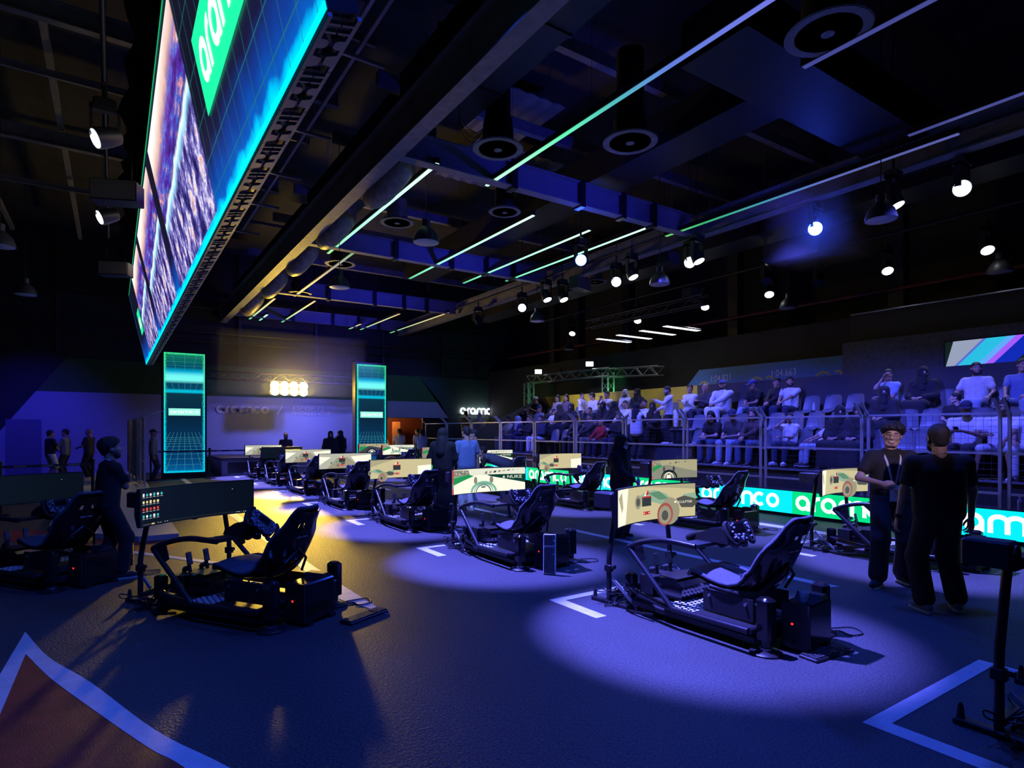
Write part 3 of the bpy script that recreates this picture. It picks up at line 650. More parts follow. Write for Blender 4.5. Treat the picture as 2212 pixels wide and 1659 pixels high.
# ------------------------------------------------------------------ moulded seats
M_seat = mat('grey_moulded_plastic', (0.13, 0.135, 0.15), 0.38, 0, 0.05, 8)
def seat_parts(t):
    # profile (y back<-->front, z) of the shell, half width
    prof = [(0.20, 0.405, 0.20), (0.185, 0.425, 0.215), (0.10, 0.42, 0.22), (0.0, 0.415, 0.22), (-0.10, 0.42, 0.22), (-0.17, 0.45, 0.215), (-0.205, 0.52, 0.21), (-0.235, 0.64, 0.20), (-0.26, 0.76, 0.185), (-0.27, 0.815, 0.16), (-0.272, 0.83, 0.12)]
    rows = []
    for y, z, w in prof:
        r = []
        for j in range(9):
            s = -1 + j / 4; k = abs(s) ** 3
            up = 0.035 * k
            r.append((s * w, y + (up if z > 0.5 else 0), z + (up if z <= 0.5 else 0)))
        rows.append(r)
    m = MB(); n = 9; th = 0.012
    top = [p for r in rows for p in r]; fs = []
    for i in range(len(rows) - 1):
        for j in range(n - 1): fs.append((i * n + j, i * n + j + 1, (i + 1) * n + j + 1, (i + 1) * n + j))
    off = len(top); bot = [(x, y - (th if z > 0.5 else 0), z - (th if z <= 0.5 else 0)) for x, y, z in top]
    fb = [tuple(off + i for i in reversed(f)) for f in fs]; R = len(rows); side = []
    for i in range(R - 1):
        for j in (0, n - 1):
            a, b = i * n + j, (i + 1) * n + j; side.append((a, b, off + b, off + a) if j == 0 else (b, a, off + a, off + b))
    for j in range(n - 1):
        for i in (0, R - 1):
            a, b = i * n + j, i * n + j + 1; side.append((b, a, off + a, off + b) if i == 0 else (a, b, off + b, off + a))
    m.add(top + bot, fs + fb + side); m.obj('shell', M_seat, t, smooth=50)
    MB().box(-0.04, 0.04, -0.12, 0.05, 0.0, 0.40).box(-0.16, 0.16, -0.14, 0.07, 0.0, 0.012).obj('pedestal', M_steel, t)
ROWX = {'L': (12.12, 0.78), 'M': (13.02, 1.18), 'T': (13.93, 1.60)}
ROWN = {'L': 'front', 'M': 'middle', 'T': 'back'}
def row_y(u, row):
    t = (u - 1106) / 1290.0; s_, c_ = math.sin(rad(33.72)), math.cos(rad(33.72)); return ROWX[row][0] * (c_ - t * s_) / (s_ + t * c_)
SEAT0 = None
def place_seat(row, y, label):
    global SEAT0
    x, z = ROWX[row]
    if SEAT0 is None:
        SEAT0 = thing('spectator_chair', label, 'chair', (x, y, z), PI / 2, 'moulded seats in the grandstand'); seat_parts(SEAT0); return SEAT0
    return copy_tree(SEAT0, (x, y, z), PI / 2, label)
# ------------------------------------------------------------------ racing simulators
M_fab = mat('charcoal_seat_fabric', (0.10, 0.10, 0.125), 0.95, 0, 0.15, 60, 0.2)
M_tube = mat('satin_black_tube', (0.022, 0.022, 0.028), 0.32, 0.2, 0.1, 30)
M_plate = mat('black_plate', (0.018, 0.018, 0.022), 0.5, 0.0, 0.15, 20)
M_tread = mat('bright_tread_plate', (0.8, 0.8, 0.82), 0.4, 0.0, 0.05, 30)
M_mark = mat('pale_marking', (0.5, 0.5, 0.52), 0.6)
M_dot = se('red_indicator', 255, 40, 40, 2.0)

def seat_loft(holes=True):
    st = [((0.43, 0.41), 0.19, -0.01), ((0.39, 0.47), 0.215, -0.02), ((0.27, 0.475), 0.235, -0.035), ((0.12, 0.45), 0.245, -0.04), ((0.0, 0.42), 0.245, -0.015), ((-0.10, 0.40), 0.24, 0.05),
          ((-0.18, 0.425), 0.23, 0.10), ((-0.24, 0.49), 0.22, 0.09), ((-0.285, 0.60), 0.23, 0.07), ((-0.325, 0.69), 0.225, 0.055), ((-0.355, 0.755), 0.185, 0.04), ((-0.385, 0.82), 0.15, 0.03), ((-0.415, 0.885), 0.135, 0.02), ((-0.445, 0.935), 0.115, 0.012), ((-0.458, 0.95), 0.09, 0.006)]
    c = catmull([(p[0], p[1], 0) for p, w, b in st], 3); ww = catmull([(w, b, 0) for p, w, b in st], 3)
    rows = []; outer = []; LN = 13
    for i, p in enumerate(c):
        a = c[max(0, i - 1)]; d = c[min(len(c) - 1, i + 1)]; t = (d - a).normalized(); n = Vector((-t.y, t.x, 0)); n = -n if n.x * 0.6 + n.y * 0.8 < 0 else n
        w, b = ww[i].x, ww[i].y; r = []; o = []
        for j in range(LN):
            s = -1 + 2 * j / (LN - 1); h = b * abs(s) ** 2.6
            y, z = p.x + n.x * h, p.y + n.y * h
            r.append((s * w, y, z)); o.append((s * (w + 0.012), y - n.x * 0.04, z - n.y * 0.05 - (0.0 if abs(s) < 0.99 else -0.02)))
        rows.append(r); outer.append(o)
    return rows, outer, LN
def grid_faces(R, n, off=0, skip=()):
    return [(off + i * n + j, off + i * n + j + 1, off + (i + 1) * n + j + 1, off + (i + 1) * n + j) for i in range(R - 1) for j in range(n - 1) if (i, j) not in skip]
def make_seat(root):
    rows, outer, n = seat_loft(); R = len(rows)
    hole = {(i, j) for i in (31, 32, 33) for j in (3, 4, 7, 8)}
    s = MB(); s.add([p for r in outer for p in r], [tuple(reversed(f)) for f in grid_faces(R, n, 0, hole)])
    sh = s.obj('seat_shell', M_gloss, root, smooth=50, recalc=False)
    q = MB(); q.add([p for r in rows for p in r], grid_faces(R, n, 0, hole)); q.obj('cushion', M_fab, sh, smooth=60, recalc=False)
    rim = MB(); loop = [rows[i][0] for i in range(R)] + list(rows[-1]) + [rows[i][-1] for i in range(R - 1, -1, -1)] + list(reversed(rows[0]))
    rim.tube(loop[::2] + [loop[0]], 0.017, 6, caps=False); rim.obj('edge_piping', M_fab, sh, smooth=70)
    lg = Pic(); lg.rect(M_mark, -0.062, 0, -0.006, 0.012); lg.rect(M_mark, 0.006, 0, 0.062, 0.012)
    link('badge', lg.mesh('badge', on_plane((0, -0.368, 0.70), (-1, 0, 0), (0, -0.3, 0.95), (0, -1, -0.3)), step=0.012), sh)
    # dark recline straps and brackets on the seat back
    MB().tube([(-0.19, -0.20, 0.37), (-0.12, -0.31, 0.50), (0, -0.335, 0.60)], 0.012, 6).obj('back_strap', M_black, sh); MB().tube([(0.19, -0.20, 0.37), (0.12, -0.31, 0.50), (0, -0.335, 0.60)], 0.012, 6).obj('back_strap', M_black, sh)
def make_wheel(root):
    T = Matrix.Translation((0.02, 0.10, 0.775)) @ Matrix.Rotation(rad(62), 4, 'X')           # wheel plane xy, normal to the driver = -z... local z away
    w = MB(); out = [(-0.14, 0.02), (-0.135, 0.065), (-0.10, 0.085), (0.10, 0.085), (0.135, 0.065), (0.14, 0.02), (0.12, -0.05), (0.07, -0.085), (-0.07, -0.085), (-0.12, -0.05)]
    w.rings([[(x * 0.97, y * 0.97, z) for x, y in out] for z in (0.0,)] + [[(x, y, 0.006) for x, y in out], [(x, y, 0.022) for x, y in out], [(x * 0.96, y * 0.96, 0.03) for x, y in out]], M=T)
    wo = w.obj('steering_wheel', M_plastic, root, smooth=40)
    for s in (-1, 1):
        g = MB(); g.tube(catmull([(s * 0.115, 0.085, 0.012), (s * 0.150, 0.07, 0.01), (s * 0.158, 0.0, 0.008), (s * 0.145, -0.07, 0.01), (s * 0.112, -0.10, 0.015), (s * 0.085, -0.085, 0.015)], 4), 0.017, 8, M=T); g.obj('grip', M_rubber, wo, smooth=60)
        g = MB(); g.box(s * 0.06, s * 0.13, -0.02, 0.05, -0.028, -0.022, T); g.obj('shift_paddle', M_alu, wo)
    MB().box(-0.055, 0.055, 0.005, 0.062, 0.03, 0.034, T).obj('display', M_gloss, wo)
    bt = MB(); rnd = random.Random(3)
    for k in range(22):
        x = rnd.choice((-1, 1)) * rnd.uniform(0.065, 0.12); y = rnd.uniform(-0.06, 0.07)
        if k > 15: x = rnd.uniform(-0.06, 0.06); y = rnd.uniform(-0.075, -0.015)
        bt.lathe([(0.0085, 0.028), (0.008, 0.040), (0.005, 0.042)], 7, T @ Matrix.Translation((x, y, 0)))
    b = bt.obj('button', mat('pale_button', (0.45, 0.45, 0.55), 0.3), wo); b['kind'] = 'stuff'
    hub = MB(); A = T @ Matrix.Rotation(PI, 4, 'X'); hub.lathe([(0.035, 0.0), (0.035, 0.05), (0.05, 0.06), (0.05, 0.10), (0.065, 0.11), (0.065, 0.2)], 14, A); hub.obj('hub', M_plastic, root, smooth=40)
    # motor housing: angular side plates and body
    side = [(0.13, 0.675), (0.16, 0.775), (0.20, 0.80), (0.32, 0.78), (0.44, 0.715), (0.46, 0.675)]
    for s in (-1, 1): MB().rings([[(x + 0.02, y, z) for y, z in side] for x in (s * 0.075, s * 0.085)]).obj('motor_side_plate', M_plate, root)
    MB().cbox(-0.05, 0.09, 0.16, 0.33, 0.66, 0.775, 0.012).obj('motor', M_plastic, root)
    for k in range(5): MB().box(-0.052, 0.092, 0.18 + 0.03 * k, 0.19 + 0.03 * k, 0.775, 0.785).obj('cooling_fin', M_black, root)
    for s in (-1, 1): MB().lathe([(0.03, -0.02), (0.038, 0.0), (0.03, 0.03), (0.012, 0.05)], 12, Matrix.Translation((0.02 + s * 0.055, 0.10, 0.69)) @ Matrix.Rotation(rad(120), 4, 'X')).obj('tilt_knob', M_gloss, root, smooth=40)
def make_rig():
    r = thing('racing_rig', 'x', 'racing simulator', (0, 0, 0), 0, 'racing simulator rigs'); H = 0.42; TR = 0.024
    for s in (-1, 1):
        MB().tube([(s * H, -0.28, 0.165), (s * H, 0.40, 0.155), (s * (H - 0.05), 0.78, 0.175), (s * 0.27, 1.0, 0.185)], TR, 10).obj('lower_tube', M_tube, r, smooth=60)
        MB().tube([(s * H, 0.40, 0.155), (s * (H - 0.02), 0.90, 0.575)], TR * 0.95, 10).obj('diagonal_tube', M_tube, r, smooth=60)
        MB().tube(catmull([(s * (H - 0.02), 0.90, 0.575), (s * (H - 0.05), 0.76, 0.635), (s * (H - 0.10), 0.56, 0.672), (s * (H - 0.16), 0.30, 0.655)], 5), TR, 10).obj('arch_tube', M_tube, r, smooth=60)
        g = MB(); g.rings([[(s * (H - 0.02) + dx, y, z) for y, z in ((0.88, 0.575), (0.74, 0.615), (0.70, 0.50), (0.76, 0.47))] for dx in (-0.005, 0.005)]); g.obj('gusset', M_plate, r)
        for k in range(5):
            y = 0.73 + 0.028 * k; MB().rings([[(s * (H - 0.02) + s * dx, yy, z) for yy, z in ((y, 0.555), (y + 0.011, 0.558), (y + 0.008, 0.60 - 0.008 * k), (y - 0.003, 0.602 - 0.008 * k))] for dx in (0.0052, 0.0062)]).obj('gusset_slot', M_gloss, r)
        MB().box(s * 0.235 - 0.006, s * 0.235 + 0.006, -0.20, 0.24, 0.17, 0.335).obj('seat_bracket', M_plate, r)
        for y in (-0.14, 0.18):
            MB().lathe([(0.012, 0), (0.012, 0.012)], 8, Matrix.Translation((s * 0.242, y, 0.29)) @ Matrix.Rotation(s * PI / 2, 4, 'Y')).obj('bolt', M_alu, r)
    MB().tube([(-0.27, 1.0, 0.185), (0.27, 1.0, 0.185)], TR, 10).obj('nose_tube', M_tube, r, smooth=60)
    MB().tube([(-H, -0.28, 0.165), (H, -0.28, 0.165)], TR, 10).obj('rear_tube', M_tube, r, smooth=60)
    MB().box(-0.26, 0.30, 0.28, 0.44, 0.645, 0.672).obj('wheel_deck', M_plate, r)
    MB().cbox(-0.34, 0.34, -0.30, 0.95, 0.055, 0.125, 0.03).obj('motion_base', M_plate, r)
    MB().box(-0.36, 0.36, -0.28, 0.26, 0.135, 0.155).obj('floor_plate', M_plate, r)
    MB().rings([[(x, y, z) for x, z in ((-0.36, 0.13), (0.36, 0.13), (0.36, 0.142), (-0.36, 0.142))] for y in (0.26, 0.56)]).obj('tread_tray', M_black, r)
    t = MB()
    for i in range(-7, 8):
        for j in range(7):
            x = i * 0.05 + (0.025 if j % 2 else 0); y = 0.285 + j * 0.042
            if abs(x) < 0.34: t.prism([(x - 0.023, y), (x, y - 0.021), (x + 0.023, y), (x, y + 0.021)], 0.142, 0.147)
    to = t.obj('tread_stud', M_tread, r); to['kind'] = 'stuff'
    # pedal set
    px = MB(); px.rings([[(x, y, z) for y, z in ((0.52, 0.15), (0.50, 0.27), (0.60, 0.325), (0.80, 0.30), (0.82, 0.15))] for x in (-0.17, 0.20)]); px.obj('heel_box', M_gloss, r)
    MB().box(-0.16, 0.19, 0.56, 0.76, 0.318, 0.326).obj('heel_rest', M_plastic, r)
    MB().box(-0.20, 0.22, 0.80, 0.95, 0.14, 0.30).obj('pedal_frame', M_plate, r)
    for x in (-0.07, 0.11):
        T = Matrix.Translation((x, 0.86, 0.30)) @ Matrix.Rotation(rad(-14), 4, 'X')
        a = MB(); a.box(-0.012, 0.012, -0.01, 0.01, 0, 0.10, T); a.box(-0.018, 0.018, 0.0, 0.08, 0.02, 0.05, T); pa = a.obj('pedal', M_plastic, r)
        MB().cbox(-0.030, 0.030, -0.022, -0.010, 0.07, 0.185, 0.006, T).obj('pedal_plate', M_plate, pa)
        for k in range(6): MB().box(-0.02, 0.02, -0.0235, -0.022, 0.085 + 0.017 * k, 0.091 + 0.017 * k, T).obj('pedal_slot', M_alu, pa)
        MB().lathe([(0.016, 0), (0.016, 0.07)], 10, Matrix.Translation((x, 0.94, 0.33)) @ Matrix.Rotation(rad(70), 4, 'X')).obj('pedal_spring', M_alu, pa)
    for s, x in ((-1, -0.30), (1, 0.45)):
        a = MB(); a.cbox(x - 0.05, x + 0.05, -0.40, -0.28, 0.10, 0.40, 0.02); a.cyl((x, -0.34), 0.035, 0.03, 0.12, 12); ao = a.obj('actuator', M_gloss, r, smooth=35)
        MB().lathe([(0.115, 0.0), (0.115, 0.012), (0.10, 0.022), (0.04, 0.03)], 20, Matrix.Translation((x, -0.34, 0))).obj('actuator_foot', M_plastic, ao, smooth=40)
        MB().cyl((x, -0.34), 0.045, 0.03, 0.045, 14).obj('actuator_collar', M_alu, ao)
    for x in (-0.24, 0.24):
        a = MB(); a.cbox(x - 0.045, x + 0.045, 0.97, 1.06, 0.09, 0.30, 0.012); a.cyl((x, 1.015), 0.03, 0.025, 0.1, 10); ao = a.obj('actuator', M_gloss, r); MB().cyl((x, 1.015), 0.08, 0, 0.025, 16).obj('actuator_foot', M_plastic, ao)
    make_seat(r); make_wheel(r)
    MB().tube(catmull([(0.1, 0.95, 0.25), (-0.1, 1.12, 0.10), (-0.25, 1.2, 0.012), (-0.32, 1.02, 0.012), (-0.40, 0.85, 0.02), (-0.42, 0.6, 0.06)], 5), 0.012, 6).obj('cable_loop', M_cable, r, smooth=60)
    rnd = random.Random(11)
    for k in range(4):
        q = [(-0.05 - 0.1 * k, 1.0, 0.2)] + [(-0.25 + rnd.uniform(-0.2, 0.15), 1.12 + rnd.uniform(-0.1, 0.14), rnd.uniform(0.01, 0.16)) for _ in range(4)] + [(-0.42, 1.12, 0.012)]
        MB().tube(catmull(q, 5), 0.005, 5).obj('cable', M_cable, r, smooth=60)
    return r
WT = Matrix.Translation((0.02, 0.10, 0.775)) @ Matrix.Rotation(rad(62), 4, 'X')
def steer(rig, a):
    for c in rig.children:
        if c.name.startswith('steering_wheel'): c.matrix_local = WT @ Matrix.Rotation(rad(a), 4, 'Z') @ WT.inverted()
# ---- monitor pictures
SW, SHT, SR = 1.20, 0.325, 1.55
def bend(x, y, l):                                               # picture -> curved screen, centre at origin, facing -y
    a = (x - SW / 2) / SR; return Vector(((SR - l) * math.sin(a), (SR - l) * math.cos(a) - SR, y - SHT / 2)) if True else None
CUTS = [SW * k / 16 for k in range(1, 16)]
def disc(cx, cy, rx, ry, n=18): return [arc(cx, cy, rx, ry, 0, 360, n)[:-1]]
C = lambda n, r, g, b, k=1.0: se('pix_' + n, r, g, b, k)
beige, beige2, wht, grey, dgrey, blk = C('beige', 208, 196, 150), C('beige_dark', 176, 168, 132), C('white', 250, 248, 225, 1.05), C('grey', 140, 138, 120), C('dark_grey', 62, 66, 70), C('black', 10, 12, 12, 0.8)
green, dgreen, mint, red, blueish, teal = C('green', 30, 150, 80), C('dark_green', 8, 60, 42), C('mint', 120, 190, 160), C('red', 200, 40, 45), C('slate', 120, 130, 140), C('teal', 20, 120, 115)
icons = [C('icon%d' % i, *c) for i, c in enumerate(((235, 235, 230), (225, 90, 50), (230, 200, 130), (60, 180, 190), (200, 60, 60), (235, 225, 170)))]
def pic_chase(var=0):
    mint, green, red, grey, dgrey = C('w_mint', 150, 178, 150), C('w_green', 96, 142, 112), C('w_red', 168, 84, 76), C('w_grey', 158, 152, 126), C('w_dark', 84, 84, 78)
    p = Pic(); p.rect(beige if var != 2 else C('stone', 186, 186, 170), 0, 0, SW, SHT, 0)
    if var == 0:
        p.add(wht, [[(0, 0), (0.18, 0), (0.24, SHT), (0, SHT)]], 1); p.add(beige2, [[(0.02, 0.25), (0.10, 0.30), (0.13, 0.16), (0.10, 0.11)]], 2); p.add(beige2, [[(0.42, SHT), (SW, 0.27), (SW, SHT)]], 1)
        cx, cy, k = 0.72, 0.07, 1.12
    elif var == 1:
        p.add(wht, [[(0.95, 0.0), (SW, 0.0), (SW, 0.22), (0.95, 0.2)]], 1); p.add(beige2, [[(0.0, 0.2), (0.5, SHT), (0, SHT)]], 1); cx, cy, k = 0.18, 0.03, 0.72
    else:
        p.add(grey, [[(0.2, 0), (1.0, 0), (0.68, 0.24), (0.45, 0.24)]], 1); p.add(wht, [[(0.95, 0.0), (SW, 0.1), (SW, 0.3), (0.75, 0.26)]], 1); p.add(wht, [[(0.0, 0.08), (0.3, 0.25), (0, 0.27)]], 1); cx, cy, k = 0.42, 0.08, 0.45
    S = lambda P: [[(cx + x * k, cy + y * k) for x, y in P]]
    # side view of an open wheel racing car
    p.add(mint, S([(-0.30, 0.13), (-0.18, 0.17), (-0.05, 0.19), (0.10, 0.15), (0.20, 0.08), (0.14, 0.04), (0.0, 0.07), (-0.15, 0.11)]), 3)
    p.add(green, S([(-0.12, 0.165), (0.02, 0.175), (0.14, 0.10), (0.02, 0.10)]), 4)
    p.add(grey, S(arc(-0.27, 0.10, 0.05, 0.06, 0, 360, 14)[:-1]), 4); p.add(dgrey, S(arc(-0.27, 0.10, 0.03, 0.036, 0, 360, 14)[:-1]), 5)
    p.add(grey, S(arc(0.15, -0.005, 0.11, 0.12, 0, 360, 18)[:-1]), 5); p.add(red, S(arc(0.09, -0.03, 0.095, 0.10, 0, 360, 18)[:-1]), 6); p.add(grey, S(arc(0.09, -0.035, 0.075, 0.08, 0, 360, 18)[:-1]), 7); p.add(dgrey, S(arc(0.09, -0.04, 0.04, 0.045, 0, 360, 14)[:-1]), 8)
    p.add(dgrey, S([(0.22, 0.10), (0.40, 0.145), (0.43, 0.08), (0.47, 0.07), (0.40, 0.015), (0.28, 0.02)]), 6); p.add(mint, S([(0.28, 0.13), (0.43, 0.15), (0.44, 0.09), (0.36, 0.11)]), 7)
    if var == 0: p.add(wht, xf(text2d('SCULPTER'), cx + 0.26, cy + 0.065, 0.040, 0.032, 0.0), 8); p.rect(wht, cx + 0.225, cy + 0.07, cx + 0.25, cy + 0.088, 8)
    dgrey = C('hud', 50, 54, 56); red = C('red', 200, 40, 45)
    p.rect(dgrey, SW * 0.40, 0.135, SW * 0.52, 0.225, 10); p.rect(red, SW * 0.40, 0.215, SW * 0.52, 0.228, 11); p.add(red, [[(SW * 0.45, 0.25), (SW * 0.48, 0.29), (SW * 0.49, 0.25), (SW * 0.465, 0.235)]], 11); p.add(wht, [[(SW * 0.425, 0.232), (SW * 0.46, 0.28), (SW * 0.455, 0.235)]], 10)
    p.rect(red, SW * 0.42, 0.055, SW * 0.505, 0.085, 10)
    for i in range(3): p.add(wht, disc(SW * (0.432 + 0.03 * i), 0.07, 0.007, 0.007, 8), 11)
    return p
def pic_cockpit(var=0):
    p = Pic(); road = (wht, grey, dgrey)[var]; p.rect(C('sky', 235, 235, 215) if var == 0 else beige2, 0, 0, SW, SHT, 0)
    p.add(road, [[(0, 0), (SW, 0), (SW, 0.11), (0.55, 0.235), (0.42, 0.235), (0, 0.12)]], 1)
    p.add(green, [[(0.03, 0.12), (0.40, 0.225), (0.32, 0.25), (0.03, 0.22)]] if var < 2 else [[(0.03, 0.03), (0.42, 0.225), (0.03, 0.225)]], 2)
    for i in range(9): p.add((grey, beige2, dgrey)[i % 3], [[(0.58 + 0.07 * i, 0.245 + 0.007 * i), (0.62 + 0.07 * i, 0.246 + 0.008 * i), (0.63 + 0.07 * i, 0.285 + 0.003 * i), (0.59 + 0.07 * i, 0.28 + 0.003 * i)]], 2)
    p.add(grey, [[(0.03, 0.225), (0.33, 0.25), (0.30, 0.31), (0.03, 0.315)]], 2)
    for i in range(12): p.rect((red, wht, dgrey)[i % 3], 0.05 + 0.022 * i, 0.255 + 0.01 * (i % 4), 0.066 + 0.022 * i, 0.27 + 0.01 * (i % 4), 3)
    if var == 0:
        p.add(dgreen, [[(0.62, 0.238), (SW, 0.235), (SW, 0.115), (0.66, 0.218)]], 3)
        p.add(wht, xf(text2d('NUKE'), 0.93, 0.178, 0.085, 0.062, 0.0), 5); p.add(wht, [[(0.86, 0.185), (0.885, 0.22), (0.905, 0.183)]], 5); p.add(dgreen, [[(0.876, 0.192), (0.886, 0.206), (0.893, 0.191)]], 6)
    p.rect(red, 0, 0, 0.028, SHT, 4); p.rect(grey, 0, 0.07, 0.028, 0.15, 5)
    # halo and front wheels of the car
    for s in (-1, 1):
        p.add(dgrey if var else grey, disc(0.56 + s * 0.13, 0.165, 0.03, 0.05, 12), 5)
        p.add(blk if var else mint, stroke(arc(0.56, 0.0, 0.20, 0.135, 90, 90 + s * 88, 8), 0.034), 6); p.add(teal if var == 0 else wht, stroke(arc(0.56, 0.0, 0.12, 0.10, 90, 90 + s * 88, 8), 0.016), 7)
        p.add(dgreen if var == 0 else blk, stroke(arc(0.56, 0.0, 0.155, 0.118, 90, 90 + s * 88, 8), 0.008), 8)
    p.add(wht, [[(0.50, 0), (0.52, 0.075), (0.60, 0.075), (0.62, 0)]], 8); p.add(dgrey, [[(0.525, 0.06), (0.53, 0.078), (0.59, 0.078), (0.595, 0.06)]], 9)
    return p
def pic_desktop(full=True):
    p = Pic(); p.rect(C('night', 6, 14, 16, 1.0), 0, 0, SW, SHT, 0)
    if full:
        for r in range(4):
            for c in range(6 if r == 0 else 5):
                x, y = 0.035 + 0.042 * c, 0.275 - 0.064 * r; m = icons[(r * 5 + c * 3) % 6]
                if (r + c) % 3: p.add(m, disc(x, y, 0.013, 0.013, 12), 2)
                else: p.rect(m, x - 0.011, y - 0.014, x + 0.011, y + 0.014, 2)
                p.rect(icons[0], x - 0.014, y - 0.024, x + 0.014, y - 0.021, 2)
        p.rect(C('taskbar', 22, 28, 28), 0, 0, SW, 0.018, 1); p.rect(dgrey, 0.03, 0.004, 0.12, 0.014, 2); p.rect(icons[2], 0.13, 0.003, 0.165, 0.015, 2)
        for i in range(7): p.add(icons[0], disc(0.185 + 0.025 * i, 0.009, 0.004, 0.004, 6), 2)
    for i in range(6): p.rect(icons[0], SW - 0.17 + 0.022 * i, 0.006, SW - 0.157 + 0.022 * i, 0.010, 2)
    p.add(icons[0], [[(SW * 0.82, 0.255), (SW * 0.825, 0.245), (SW * 0.828, 0.25)]], 3)
    return p
PICS = {}
def pic(kind):
    if kind not in PICS:
        p = {'chase': lambda: pic_chase(0), 'chase_small': lambda: pic_chase(1), 'grey': lambda: pic_chase(2), 'nuke': lambda: pic_cockpit(0), 'cockpit': lambda: pic_cockpit(1), 'night': lambda: pic_cockpit(2), 'desktop': lambda: pic_desktop(True), 'dark': lambda: pic_desktop(False)}[kind]()
        PICS[kind] = p.mesh('screen_picture', bend, CUTS)
    return PICS[kind]
MSH = {}; PCM = {}
def make_stand(label, loc, rz, kind):
    """free-standing screen stand, origin on the floor under the screen centre"""
    t = thing('monitor_stand', label, 'monitor', loc, rz, 'curved race monitors on stands')
    if not MSH:
        for s in (-1, 1):
            MSH['pole', s] = MB().tube([(s * 0.46, 0.10, 0.02), (s * 0.46, 0.10, 0.40), (s * 0.452, 0.10, 0.46), (s * 0.38, 0.09, 0.86), (s * 0.37, 0.08, 0.97)], 0.024, 10).obj('pole', M_tube, t, smooth=50)
            MSH['foot', s] = MB().cbox(s * 0.46 - 0.03, s * 0.46 + 0.03, -0.27, 0.30, 0.0, 0.035, 0.008).obj('foot', M_tube, t)
            MSH['strut', s] = MB().beam((s * 0.46, 0.06, 0.24), (s * 0.46, -0.22, 0.04), 0.012, 0.03).obj('strut', M_galv, t)
            MSH['clamp', s] = MB().cbox(s * 0.46 - 0.03, s * 0.46 + 0.03, 0.065, 0.135, 0.30, 0.36, 0.006).lathe([(0.02, 0), (0.02, 0.03)], 8, Matrix.Translation((s * 0.46, 0.06, 0.345)) @ Matrix.Rotation(PI / 2, 4, 'X')).obj('clamp', M_plastic, t)
            MSH['toe', s] = MB().lathe([(0.02, 0.0), (0.015, 0.06), (0.006, 0.08)], 8, Matrix.Translation((s * 0.46, 0.27, 0.035))).obj('toe_screw', M_plastic, t)
        MSH['bar'] = MB().box(-0.40, 0.40, 0.05, 0.10, 0.86, 0.92).obj('crossbar', M_tube, t)
        MSH['bar2'] = MB().box(-0.46, 0.46, 0.075, 0.125, 0.06, 0.10).obj('crossbar', M_tube, t)
        MSH['vesa'] = MB().box(-0.12, 0.12, 0.0, 0.06, 0.82, 0.98).obj('mount_plate', M_plate, t)
        bx = MB(); bx.cbox(-0.50, -0.36, 0.04, 0.26, 0.88, 1.02, 0.012); MSH['box'] = bx.obj('junction_box', M_plate, t)
        rg = MB().lathe([(0.055, 0), (0.055, 0.008), (0.045, 0.008), (0.045, 0)], 18, Matrix.Translation((-0.43, 0.038, 0.95)) @ Matrix.Rotation(PI / 2, 4, 'X')); MSH['ring'] = rg.obj('box_fan_ring', M_plastic, t)
        # curved screen body
        body = MB(); rows = []
        for k in range(17):
            x = SW * k / 16 + (0.008 if k == 16 else -0.008 if k == 0 else 0)
            e = 0.010
            rows.append([tuple(bend(x, y, l) + Vector((0, 0.0, 0.9))) for y, l in ((-e, 0.0), (SHT + e, 0.0), (SHT + e, -0.03), (SHT * 0.7, -0.055), (SHT * 0.3, -0.055), (-e, -0.03))])
        body.rings(rows); MSH['body'] = body.obj('monitor', M_plastic, t, smooth=35)
        MSH['btn'] = MB().box(-0.02, 0.02, -0.02, 0.01, 0.722, 0.730).obj('monitor_sensor', M_plastic, MSH['body'])
        MSH['first'] = t; mon = MSH['body']
    else:
        for key, o in MSH.items():
            if key in ('first', 'btn'): continue
            c = same(o, t)
            if key == 'body': mon = c; same(MSH['btn'], c)
    pm = link('screen_picture', pic(kind), mon); pm.location = (0, -0.0008, 0.9)
    return t
def make_pc(label, loc, rz):
    t = thing('computer_tower', label, 'computer', loc, rz, 'computer towers behind the rigs')
    if 'pc' not in PCM:
        a = PCM['pc'] = MB().cbox(-0.20, 0.16, -0.10, 0.10, 0.03, 0.345, 0.012).obj('case', M_gloss, t)
        b = [MB().box(-0.212, -0.20, -0.10, 0.10, 0.03, 0.345).obj('front_panel', M_plate, t)]
        b.append(MB().lathe([(0.009, 0), (0.009, 0.003)], 10, Matrix.Translation((-0.213, 0.02, 0.20)) @ Matrix.Rotation(-PI / 2, 4, 'Y')).obj('power_light', M_dot, t))
        for z in (0.08, 0.14): b.append(MB().lathe([(0.032, 0), (0.032, 0.004), (0.024, 0.004), (0.024, 0)], 16, Matrix.Translation((-0.213, 0.0, z)) @ Matrix.Rotation(-PI / 2, 4, 'Y')).obj('fan_ring', M_plastic, t))
        b.append(MB().rings([[(x, y, z) for x, z in ((-0.02, 0.345), (0.02, 0.385), (0.09, 0.385), (0.13, 0.345))] for y in (-0.09, 0.09)]).obj('top_cover', M_plate, t))
        for x in (-0.15, 0.12): b.append(MB().box(x - 0.03, x + 0.03, -0.12, 0.12, 0.0, 0.03).obj('foot', M_plastic, t))
        b.append(MB().cbox(0.16, 0.23, -0.07, 0.07, 0.10, 0.29, 0.01).obj('rear_unit', M_plastic, t))
        b.append(MB().tube(catmull([(0.22, 0.0, 0.12), (0.33, 0.05, 0.02), (0.5, -0.02, 0.008), (0.46, -0.12, 0.008), (0.58, -0.16, 0.008), (0.66, -0.05, 0.008), (0.5, 0.06, 0.008)], 5), 0.005, 5).obj('cable', M_cable, t))
        PCM['pcs'] = b
    else:
        for o in [PCM['pc']] + PCM['pcs']: same(o, t)
    return t
